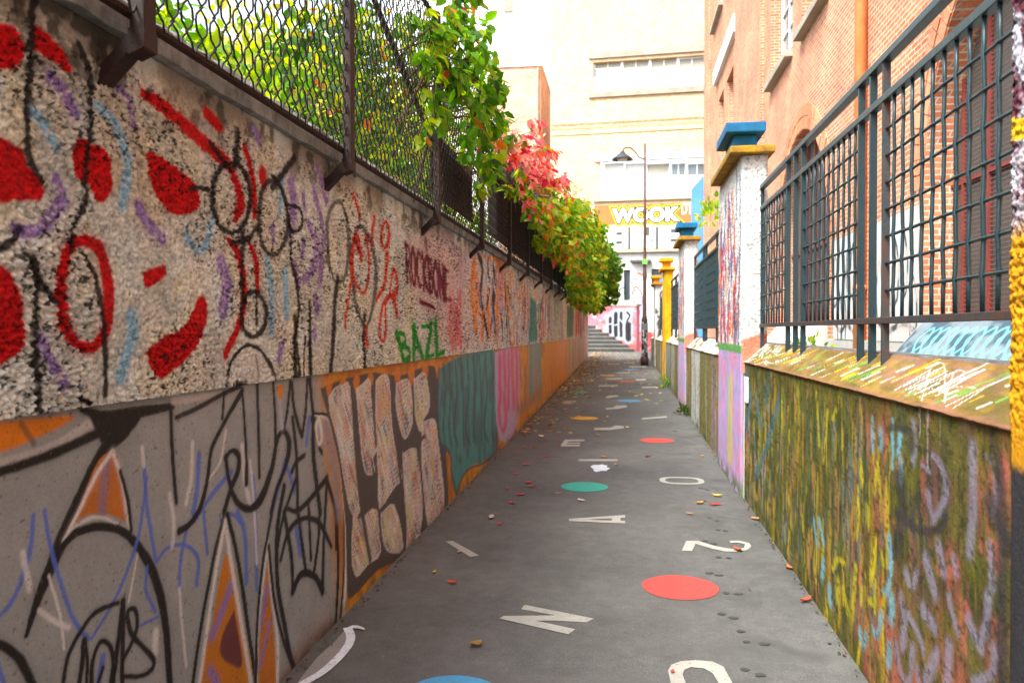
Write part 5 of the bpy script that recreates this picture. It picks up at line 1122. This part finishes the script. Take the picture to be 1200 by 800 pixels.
creeper('bright crimson and pink creeper on the fence, between green and orange foliage',
    [blob(592, 150, -1.15, .35, .25), blob(612, 165, -1.05, .5, .35, .2), blob(630, 175, -1.0, .6, .35, .2), blob(625, 205, -1.0, .6, .4, .2), blob(640, 195, -.95, .6, .3, .2), blob(648, 225, -.95, .6, .3, .2)],
    560, .10, [(RD1, 1.2), (RD2, 4), (lin((226, 140, 130)), 4), (OR1, 1.5), (G2, 1), (lin((222, 176, 156)), 2)], 22, [[(XF-.1, 9, 2.6), (XF+.06, 10, 3.5), (-1.1, 11, 4.1)]])
creeper('orange and yellow-green creeper hanging down the fence in the middle distance',
    [blob(600, 210, -1.2, .35, .2, .1), blob(612, 235, -1.2, .3, .25, .1), blob(640, 240, -1.0, .8, .35, .22), blob(655, 262, -.95, .9, .4, .25), blob(665, 285, -.9, 1.0, .4, .25), blob(648, 285, -1.1, .7, .3, .15), blob(672, 255, -.85, 1.0, .35, .2), blob(660, 240, -.9, .9, .3, .2), blob(632, 265, -1.2, .3, .35, .12), blob(672, 310, -.95, 1.0, .3, .2), blob(566, 195, -1.25, .12, .2, .08), blob(562, 212, -1.25, .1, .12, .06)],
    2300, .11, [(OR1, 1.6), (YG, 5), (G2, 5), (G1, 2), (YE2, 1), (RD2, .4)], 23, [[(XF-.1, 12, 2.6), (XF+.06, 13, 3.4), (-1.0, 14, 3.8)]])
creeper('thick yellow-green creeper mass over the far part of the fence',
    [blob(680, 275, -.85, 1.6, .6, .4), blob(685, 310, -.9, 1.8, .7, .4), blob(678, 335, -1.0, 1.6, .5, .3), blob(692, 290, -.75, 1.8, .7, .4), blob(692, 345, -.95, 1.6, .5, .35)],
    4600, .12, [(G1, 3), (G2, 4), (YG, 3), (YE2, .8), (OR1, .8)], 24, [[(XF-.1, 18, 2.6), (XF+.06, 19, 3.4), (-1.0, 20, 4.2)]])
creeper('dense dark green rounded bush overhanging the far end of the left wall',
    [(-.95, 26, 3.9, .55, 1.8, .8), (-.75, 28, 3.8, .55, 1.6, .9), (-.9, 30, 3.6, .6, 1.8, .9), (-.6, 29, 3.2, .42, 1.5, .75), (-1.2, 25, 3.3, .5, 1.6, .7), (-.5, 30, 3.9, .38, 1.2, .6), (-1.1, 28, 2.7, .4, 1.5, .45), (-1.1, 27, 4.6, .4, 1.2, .5)],
    5200, .19, [(G1, 5), (G3, 4), (G2, 3), (YG, .8), (OR1, .3)], 25, [[(XF-.3, 26, 2.6), (-1.2, 27, 3.6), (-.9, 28, 4.6)]], kind='ovate', droop=.5, out=(.6, -.6, .3))
# pale pink blossom-like creeper against the facade
creeper('pale faded pink creeper tips rising against the cream building', [(-1.9, 27, 6.0, .5, 1.2, .5), (-1.3, 28, 5.9, .4, 1.2, .3)], 260, .15, [(lin((230, 180, 150)), 3), (lin((226, 150, 130)), 2), (YG, 1)], 26, [[(-1.7, 27, 2.6), (-1.7, 27, 4.2), (-1.8, 27, 5.8)]])
# small weeds at the wall feet and behind the coping
def weed(label, x, y, z, r, n, sz, seed, pal, name='weed'):
    g = np.random.default_rng(seed); C = np.array([(x, y, z+r*.4)])+g.normal(size=(n, 3))*np.array([r*.35, r*.8, r*.3]); C[:, 2] = np.maximum(C[:, 2], z+.01)
    t = thing(name, label, 'weed', (x, y, z)); m = MB()
    m.tube([(x, y, z-.02), (x, y+.01, z+r*.3), (x+.01, y, z+r*.6)], [.006, .004, .002], 5); m.build('stem', M['stem'], t)
    leaf_mesh('foliage', C, g.uniform(.6, 1.3, n)*sz, pick(g, n, pal), M['leaf'], t, 'ovate', -.6, None, seed)
weed('tuft of weeds at the foot of the low wall beyond the largest pillar', 1.0, 13.9, gz(14), .16, 60, .07, 1, [(G3, 3), (G1, 2), (lin((110, 60, 30)), 2)])
weed('bright green tuft at the foot of the low wall near the yellow pillar', .98, 19.5, gz(19.5), .22, 60, .09, 2, [(G2, 3), (YG, 3)])
weed('green plant behind the fence, low against the white painted slope', 2.6, 12.2, 1.14, .35, 90, .10, 3, [(G2, 3), (YG, 2), (G1, 2)])
weed('leafy green plant on the yard side, showing over the middle iron fence', 2.2, 21.5, 4.4, .5, 120, .16, 4, [(YG, 3), (G2, 3)])
# ------------------------------------------------------------------ PAINTED MARKINGS on the path
lvl = [0]
def decal(name, polys, mat, z=.004, label=None):
    m = MB()
    vs, fs = flat2d(polys); m.add([(v[0], v[1], gz(v[1])+z) for v in vs], fs); o = m.build(name, mat, path)
    if label: o['label'] = label
    return o
def G(*pts): return [on_ground(*p) for p in pts]
def circle(px, py, mat, r=.225, label=None):
    x, y = on_ground(px, py); decal('painted_circle', [[(x+r*math.cos(t)*(1+.01*math.sin(5*t)), y+r*math.sin(t)*(1+.01*math.cos(3*t))) for t in [2*math.pi*i/48 for i in range(48)]]], mat, .004, label)
for (x, y, c, l) in ((797, 688, 'mred', 'nearest coral red circle'), (529, 819, 'mblue', 'blue circle cut by the bottom of the picture'), (685, 570.5, 'mteal', 'large teal circle'), (769.5, 516, 'mred', 'second coral red circle'), (684.5, 490, 'morange', 'orange circle'),
                     (737.5, 469.6, 'mblue', 'blue circle'), (678, 459.5, 'mteal', 'far teal circle by the leaf litter'), (734, 447, 'mred', 'far red circle'), (711.5, 440, 'morange', 'far orange circle'), (739, 433, 'mblue', 'farthest blue circle')): circle(x, y, M[c], .225, l)
def stroke_poly(pts, w):
    P3 = [Vector(p) for p in pts]; L = []; Rr = []
    for i, p in enumerate(P3):
        d = (P3[min(i+1, len(P3)-1)]-P3[max(i-1, 0)]).normalized(); nn = Vector((-d.y, d.x))*w/2; L.append(tuple(p+nn)); Rr.append(tuple(p-nn))
    return L+Rr[::-1]
W = M['mwhite']
decal('painted_letter', [G((610.5,714),(615,709),(696,725),(687,729.5),(651,727.5),(628,727.5),(674,737.5),(666,743.5),(585,725),(590,722),(640,721.5),(650,721))], W, .004, 'white letter N')
decal('painted_letter', [G((666.5,608),(667,610.8),(732.5,613.4),(732.5,610.6),(727,610.2),(727,607),(732.5,606.5),(732.5,603.6)), G((688,608.6),(717,607.4),(717,610.2),(700,609.6))], W, .004, 'white letter A')
# numeral 2
a = G((799,645.5),(804,634),(818,633.8),(838,640),(857,643.5),(872,642.2),(873,637.5),(864,635.8),(856,636.2),(855,633.8),(866,633.6),(878,636.5),(880.5,640),(876,644.5),(862,646.5),(850,646.3),(834,643),(815,637.2),(811,645.8))
decal('painted_letter', [a], W, .004, 'white numeral 2')
def zero(px0, py0, px1, py1, w, label, rot=0):
    p = [on_ground(px0, (py0+py1)/2), on_ground(px1, (py0+py1)/2), on_ground((px0+px1)/2, py0), on_ground((px0+px1)/2, py1)]
    cx, cy = (p[0][0]+p[1][0])/2, (p[2][1]+p[3][1])/2; rx, ry = (p[1][0]-p[0][0])/2, (p[2][1]-p[3][1])/2
    def se(rx, ry): return [(cx+math.copysign(abs(math.cos(t))**.75, math.cos(t))*rx, cy+math.copysign(abs(math.sin(t))**.75, math.sin(t))*ry) for t in [2*math.pi*i/40 for i in range(40)]]
    decal('painted_letter', [se(rx, ry), se(rx-w, ry-w)], W, .004, label)
zero(773, 559, 825, 567.4, .055, 'white numeral 0')
# near numeral 0, cut by the bottom edge
o0 = G((783,786),(787,779),(798,775),(815,773.8),(835,775.5),(848,781.5),(858,800)); i0 = G((842,800),(835,789),(825,783.5),(810,782),(802,785),(800,791),(808,810),(818,850),(840,870),(868,866),(872,850),(862,812))
o0b = G((885,850),(890,875),(870,890),(830,892),(800,870),(790,820))
decal('painted_letter', [o0[:-1]+G((858,800))+o0b, G((842,800),(835,789),(825,783.5),(810,782),(802,785),(800,791),(808,812),(818,850),(836,868),(858,868),(866,856))], W, .004, 'nearest white numeral 0')
decal('painted_letter', [G((522,634.5),(530.5,634),(561.5,651),(551,652.8))], W, .004, 'short white slanting bar')
decal('painted_letter', [G((678,538.2),(678.5,540.3),(723.5,540.3),(723.5,538.2))], W, .004, 'white letter I')
decal('painted_letter', [G((657,521.5),(662,515.2),(685,515),(685,517),(666,517.4),(665,518.8),(680,518.4),(680,520),(664,520.2),(663,521.2),(680,521.2),(679,523),(658,523.2))], W, .004, 'white letter E')
decal('painted_letter', [G((696,501.5),(697,504),(714,504),(731,501.8),(731,499.5),(722,498.5),(715,501))], W, .004, 'white letter V')
decal('painted_letter', [G((752,490),(752.5,491.6),(781.5,489.2),(781,487.6))], W, .004, 'thin white bar near the second red circle')
decal('painted_letter', [G((709,478),(711,480),(725,479),(735,477),(734,475),(722,475.4),(718,477.6))], W, .004, 'white letter beside the blue circle')
decal('painted_letter', [G((709,465),(712,466.5),(725,464.6),(724,463),(714,463.4))], W, .004, 'small far white letter')
decal('painted_letter', [G((658,471.5),(664,469.6),(675,469.6),(675,471),(668,471.2),(674,472.6),(666,473.6),(660,473))], W, .004, 'far white letter at the left')
for (x0, y0, x1, y1) in ((702, 451, 724, 453), (745, 444, 757, 446), (752, 453, 770, 454.6), (710, 443, 729, 444.5), (720, 436, 738, 437.4), (713, 426, 726, 427.2), (731, 424.5, 744, 425.6), (737, 429, 757, 430.6)):
    decal('painted_letter', [G((x0, y1), (x1, y1-.4), (x1, y0), (x0, y0+.3))], W, .004, 'far white bar letter')
q = random.Random(2)
def blotch(px, py, rx, ry, mat, name, z=.0045, n=18, k=.25, label=None):
    x, y = on_ground(px, py); decal(name, [[(x+rx*math.cos(t)*(1+q.uniform(-k, k)), y+ry*math.sin(t)*(1+q.uniform(-k, k))) for t in [2*math.pi*i/n for i in range(n)]]], mat, z, label)
blotch(703, 548.5, .09, .22, M['mwhite2'], 'white_splash', label='bright white splash of paint')
for (x, y) in ((831,671.5),(842,674),(851,695),(865,696),(845,719.5),(860,724),(874.5,752),(895,754.5),(872.5,784.5),(891,791),(842,653),(854,654),(826,634),(836,637),(831,607),(840,610),(841,621),(850,622),(821,572),(829,574),(838,563),(826,587),(868,740)):
    blotch(x, y, q.uniform(.018, .027), q.uniform(.014, .022), M['mdark'], 'dark_spot', .0045, 14, .30)
# sprayed shape where the left wall meets the path
pa = G((345,806),(352,795),(372,770),(392,752),(407,735),(411,742),(410,752),(402,765),(385,780),(365,795),(356,806)); decal('spray_patch', [pa], M['mpatch'], .003)
pp_ = smooth(G((345,808),(358,800),(378,788),(396,772),(408,757),(411,746),(407,736)), 5); decal('spray_line', [stroke_poly(pp_, .045)], M['mwhite2'], .006)
pp_ = smooth(G((408,740),(414,735),(424,738),(420,743),(412,744)), 4); decal('spray_line', [stroke_poly(pp_, .03)], M['mwhite2'], .008)
decal('paint_drip', [stroke_poly(G((600, 537), (625, 536), (650, 537)), .03)], simple('pink paint drip', lin((160, 104, 108)), lin((120, 100, 100)), 20), .003)
# ------------------------------------------------------------------ FALLEN LEAVES
def fallen(px, py, size, col, label, seed, curl=.25, group='fallen leaves on the asphalt', asp=.55):
    curl *= .55; size *= .82
    x, y = on_ground(px, py); g = random.Random(seed); rz = g.uniform(0, 6.28); bm = bmesh.new(); rows = []
    nn = 6
    for i in range(nn+1):
        t = i/nn; w = math.sin(math.pi*min(t*.92+.05, 1))**.8*asp*.5*size; row = []
        for s in (-1, -.5, 0, .5, 1):
            lx, ly = (t-.5)*size, s*w; z = .006+curl*size*((t-.5)**2*1.6+(s*s)*.28)+.004*g.random()*abs(s)
            row.append(bm.verts.new((lx*math.cos(rz)-ly*math.sin(rz), lx*math.sin(rz)+ly*math.cos(rz), z)))
        rows.append(row)
    for a, b_ in zip(rows[:-1], rows[1:]):
        for j in range(4): bm.faces.new((a[j], a[j+1], b_[j+1], b_[j]))
    st = [(-.5*size-.25*size*k, .02*size*k) for k in (0, 1)]; r_ = .0012
    v = []
    for (lx, ly) in st:
        for dz in (-r_, r_): v.append(bm.verts.new(((lx)*math.cos(rz)-(ly+dz)*math.sin(rz), lx*math.sin(rz)+(ly+dz)*math.cos(rz), .012+curl*size*.4)))
    bm.faces.new((v[0], v[1], v[3], v[2]))
    me = bpy.data.meshes.new('fallen_leaf'); bm.to_mesh(me); bm.free(); me.shade_smooth()
    at_ = me.color_attributes.new('paint', 'FLOAT_COLOR', 'POINT')
    c = np.ones((len(me.vertices), 4), np.float32)
    for i in range(len(me.vertices)): c[i, :3] = np.array(lin(col))*(1+.25*(g.random()-.5))
    at_.data.foreach_set('color', c.reshape(-1))
    o = bpy.data.objects.new('fallen_leaf', me); COL.objects.link(o); me.materials.append(M['leafdry']); o.location = (x, y, gz(y)+.006); tag(o, label, 'leaf', group)
fallen(558, 757, .085, (150, 112, 52), 'largest crumpled brown leaf near the letter N', 1, .5, asp=.8)
fallen(530, 684, .075, (222, 74, 36), 'orange-red leaf beside the small yellow one at the left', 2, .3)
fallen(509, 672, .05, (206, 176, 50), 'small yellow leaf at the left, below the slanting bar', 3, .5)
fallen(538, 648, .06, (206, 140, 120), 'pinkish leaf lying on the slanting white bar', 4)
fallen(944, 705, .13, (214, 84, 50), 'long curled orange-red leaf nearest the low wall', 5, .35, asp=.32)
fallen(925, 667, .09, (206, 110, 60), 'orange leaf at the foot of the low wall', 6, .4, asp=.4)
fallen(864, 645, .11, (160, 84, 50), 'red-brown leaf lying on the numeral 2', 7, .3)
fallen(878, 692, .03, (120, 76, 50), 'tiny brown crumb of leaf right of the coral circle', 8)
fallen(886, 609, .12, (176, 130, 80), 'tan leaf by the low wall beyond the numeral 2', 9, .3)
fallen(838, 592, .15, (206, 34, 34), 'bright red leaf below the numeral 0', 10, .12, asp=.4)
fallen(840, 582, .11, (222, 190, 60), 'yellow leaf just above the red one, below the numeral 0', 11, .5)
fallen(808, 603, .07, (206, 130, 80), 'small orange leaf between the letter A and the numeral 2', 12)
fallen(576, 607, .15, (214, 180, 170), 'pale pink leaf left of the letter A', 13, .15, asp=.35)
fallen(585, 615, .07, (214, 60, 70), 'small red leaf just below the pale pink one', 14, .2)
fallen(624, 571, .10, (206, 30, 50), 'deep red leaf left of the teal circle', 15, .2)
fallen(681, 587, .11, (230, 190, 180), 'cream-pink leaf below the teal circle', 16, .1, asp=.5)
fallen(654, 579, .08, (206, 110, 120), 'rose leaf at the lower left of the teal circle', 17, .2)
fallen(788, 789, .04, (190, 80, 50), 'orange leaf scrap on the nearest numeral 0', 18)
fallen(759, 535, .16, (130, 84, 60), 'brown leaf below the second coral circle', 19, .15, asp=.3)
fallen(708, 536, .12, (190, 130, 60), 'tan leaf on the letter I', 20, .15)
qq = random.Random(12)
for (x, y) in ((614,524),(625,526),(619,566),(640,536),(612,507),(654,520),(650,505),(645,497),(637,502),(656,511),(622,498),(630,488),(595,573),(605,556),(616,545),(640,516),(600,590),(663,497),(668,506),(610,580)):
    c = qq.choice([(206, 40, 60), (214, 110, 120), (206, 40, 60)]); fallen(x, y, qq.uniform(.07, .12), (206, 60, 76), 'small red or pink leaf among those scattered along the left wall', qq.randrange(9999), .15, 'small red leaves along the left wall')
for (x, y) in ((661,503),(655,480),(650,476),(664,466),(700,510),(705,505),(722,545),(820,590),(868,520),(873,528),(823,535)):
    fallen(x, y, qq.uniform(.08, .12), (190, 140, 60), 'small tan or yellow leaf scattered on the asphalt', qq.randrange(9999), .2, 'small yellow leaves on the asphalt')
g = np.random.default_rng(8); n = 1500
Y = g.uniform(11, 40, n); X = np.where(g.random(n) < .75, -1.45+np.abs(g.normal(0, .35, n)), g.uniform(-1.4, .9, n))
keep = (Y > 17) | (g.random(n) < .35); X, Y = X[keep], Y[keep]; C = np.stack([X, Y, SLOPE*Y+.012], -1)
def litter(C, cols, sizes, seed):
    g = np.random.default_rng(seed); n = len(C); a = g.uniform(0, 6.28, n); T = np.array([(0, -.5), (.28, 0), (0, .5), (-.28, 0)])
    ca, sa = np.cos(a)[:, None], np.sin(a)[:, None]; s = sizes[:, None]
    Vx = C[:, None, 0]+s*(T[None, :, 0]*ca-T[None, :, 1]*sa); Vy = C[:, None, 1]+s*(T[None, :, 0]*sa+T[None, :, 1]*ca); Vz = C[:, None, 2]+g.uniform(-.004, .016, (n, 4))
    me = bpy.data.meshes.new('leaf_litter'); me.from_pydata(np.stack([Vx, Vy, Vz], -1).reshape(-1, 3).tolist(), [], (np.arange(n*4).reshape(n, 4)).tolist()); me.update()
    at_ = me.color_attributes.new('paint', 'FLOAT_COLOR', 'POINT'); c4 = np.ones((n, 4, 4), np.float32); c4[:, :, :3] = cols[:, None, :]; at_.data.foreach_set('color', c4.reshape(-1))
    o = link_mesh('leaf_litter', me, M['leafdry']); tag(o, 'loose yellow and brown leaf litter gathered along the far left wall and stairs', 'leaf litter', None, 'stuff')
litter(C, pick(g, len(C), [(lin((206, 176, 90)), 4), (lin((190, 140, 70)), 3), (lin((206, 100, 70)), 1), (lin((150, 110, 70)), 3), (lin((226, 206, 130)), 2)]), g.uniform(.06, .13, len(C)), 3)
# debris strip at the foot of both walls
g = np.random.default_rng(18); n = 1500; Y = g.uniform(1.5, 30, n); L = g.random(n) < .5
X = np.where(L, XL+.01+np.abs(g.normal(0, .02, n)), XR-.012-np.abs(g.normal(0, .02, n))); C = np.stack([X, Y, SLOPE*Y+.006], -1); me_c = pick(g, n, [(lin((90, 70, 50)), 3), (lin((130, 90, 60)), 2), (lin((70, 80, 30)), 2), (lin((60, 50, 44)), 4)])
gg = np.random.default_rng(4); T = np.array([(0, -.5), (.3, 0), (0, .5), (-.3, 0)]); s = gg.uniform(.008, .028, n)[:, None]; a = gg.uniform(0, 6.28, n)[:, None]
Vx = C[:, None, 0]+s*(T[None, :, 0]*np.cos(a)-T[None, :, 1]*np.sin(a)); Vy = C[:, None, 1]+s*(T[None, :, 0]*np.sin(a)+T[None, :, 1]*np.cos(a)); Vz = C[:, None, 2]+gg.uniform(-.003, .01, (n, 4))
me = bpy.data.meshes.new('dirt'); me.from_pydata(np.stack([Vx, Vy, Vz], -1).reshape(-1, 3).tolist(), [], np.arange(n*4).reshape(n, 4).tolist()); me.update()
at_ = me.color_attributes.new('paint', 'FLOAT_COLOR', 'POINT'); c4 = np.ones((n, 4, 4), np.float32); c4[:, :, :3] = me_c[:, None, :]; at_.data.foreach_set('color', c4.reshape(-1))
tag(link_mesh('dirt', me, M['leafdry']), 'crumbs of dirt and moss gathered along the feet of both walls', 'dirt', None, 'stuff')
# ------------------------------------------------------------------ LAMP POST
lx, ly = on_ground(757, 428); lz = gz(ly)
lp = thing('street_lamp', 'slim brown lamp post with swan-neck arm and dark conical shade', 'street lamp', (lx, ly, lz))
def zy(py): return CH+(388-py)*ly/F
def xy(px): return lx+(px-757)*ly/F
m = MB(); m.lathe([(.0, lz), (.14, lz), (.14, lz+.25), (.10, lz+.35), (.095, lz+1.5), (.11, lz+1.55), (.07, lz+1.7), (.06, zy(330)), (.075, zy(326)), (.075, zy(322)), (.055, zy(318)), (.05, zy(255)), (.07, zy(252)), (.07, zy(249)), (.045, zy(246)), (.035, zy(172)), (0, zy(171))], lx-.05, ly, 14); m.build('post', M['pole'], lp, True)
cz = Canvas(np.linspace(0, .9, 90), np.arange(lz+.05, lz+1.5, .02), 3, lin((120, 116, 116)), .01, .05)
mass(cz, BLK2, 1, .12, .48, .56, .95); mass(cz, lin((210, 206, 204)), 2, .1, .55, .62, .9); th_ = cz.U/.9*2*math.pi
grid_mesh('painted_sleeve', np.stack([lx-.05+.112*np.cos(th_), ly+.112*np.sin(th_), cz.V], -1), cz.C, M['render'], lp)
m = MB(); arm = smooth([(xy(755), 0, zy(189)), (xy(749), 0, zy(187.5)), (xy(744), 0, zy(181)), (xy(738), 0, zy(176)), (xy(732), 0, zy(176.5)), (xy(729.5), 0, zy(181))], 6)
m.tube([(p[0], ly, p[2]) for p in arm], .026, 8); m.build('arm', M['pole'], lp, True)
m = MB(); sx = xy(729.5); m.lathe([(0, zy(179.5)), (.07, zy(180)), (.10, zy(182)), (.16, zy(183.5)), (.36, zy(188.5)), (.37, zy(189.5)), (.34, zy(189)), (.10, zy(184)), (0, zy(184))], sx, ly, 24); sh = m.build('lamp_shade', M['shade'], lp, True)
m = MB(); m.lathe([(0, zy(187.5)), (.2, zy(188)), (.16, zy(190.5)), (0, zy(191.5))], sx, ly, 16); m.build('lens', M['lens'], sh, True)
MB().box(lx-.14, ly-.12, zy(311), lx+.04, ly-.06, zy(305), .004).build('sticker_plate', simple('green sticker', lin((120, 200, 80))), lp)
# small white plate on the low wall by the lilac pillar base
tag(MB().box(XR-.02, 7.28, .98, XR-.001, 7.42, 1.2, .004).build('wall_plate', M['white']), 'small white rectangular plate fixed to the low wall beside the largest pillar', 'plate')
# ------------------------------------------------------------------ CAMERA, LIGHT
cam = bpy.data.cameras.new('camera'); co = bpy.data.objects.new('camera', cam); COL.objects.link(co)
cam.sensor_width = 36; cam.lens = 36*F/1200; co.location = (0, 0, CH); co.rotation_euler = (math.pi/2+PITCH, 0, YAW)
cam.clip_start = .05; cam.clip_end = 2000; cam.dof.use_dof = True; cam.dof.focus_distance = 4.2; cam.dof.aperture_fstop = 4.0
SC.camera = co
w = bpy.data.worlds.new('World'); SC.world = w; w.use_nodes = True; nt = w.node_tree; bg = nt.nodes['Background']
EL, AZ = 52, 215      # sun high behind the camera, to the left, veiled by bright cloud
sk = nt.nodes.new('ShaderNodeTexSky'); sk.sky_type = 'NISHITA'; sk.sun_disc = False; sk.sun_elevation = R(EL); sk.sun_rotation = R(AZ); sk.air_density = 1.0; sk.dust_density = 4.0; sk.ozone_density = 1.0
hs = nt.nodes.new('ShaderNodeHueSaturation'); hs.inputs['Saturation'].default_value = .22; hs.inputs['Value'].default_value = 1.0
tn = nt.nodes.new('ShaderNodeMix'); tn.data_type = 'RGBA'; tn.blend_type = 'MULTIPLY'; tn.inputs[0].default_value = 1; tn.inputs[7].default_value = (.87, .975, 1.05, 1)
nt.links.new(sk.outputs[0], hs.inputs['Color']); nt.links.new(hs.outputs[0], tn.inputs[6]); nt.links.new(tn.outputs[2], bg.inputs['Color']); bg.inputs['Strength'].default_value = .15
sl = bpy.data.lights.new('sun', 'SUN'); so = bpy.data.objects.new('sun', sl); COL.objects.link(so); sl.energy = 1.5; sl.angle = R(20); sl.color = (1, .96, .86)
# sun direction: azimuth measured clockwise from +Y
az = R(AZ); sd = Vector((math.sin(az)*math.cos(R(EL)), math.cos(az)*math.cos(R(EL)), math.sin(R(EL))))
so.rotation_euler = (-sd).to_track_quat('-Z', 'Y').to_euler(); so.location = (0, 0, 30)
vs_ = SC.view_settings; vs_.view_transform = 'Standard'; vs_.look = 'None'; vs_.gamma = 1; vs_.exposure = 1.9; vs_.use_curve_mapping = False
SC.render.engine = 'CYCLES'
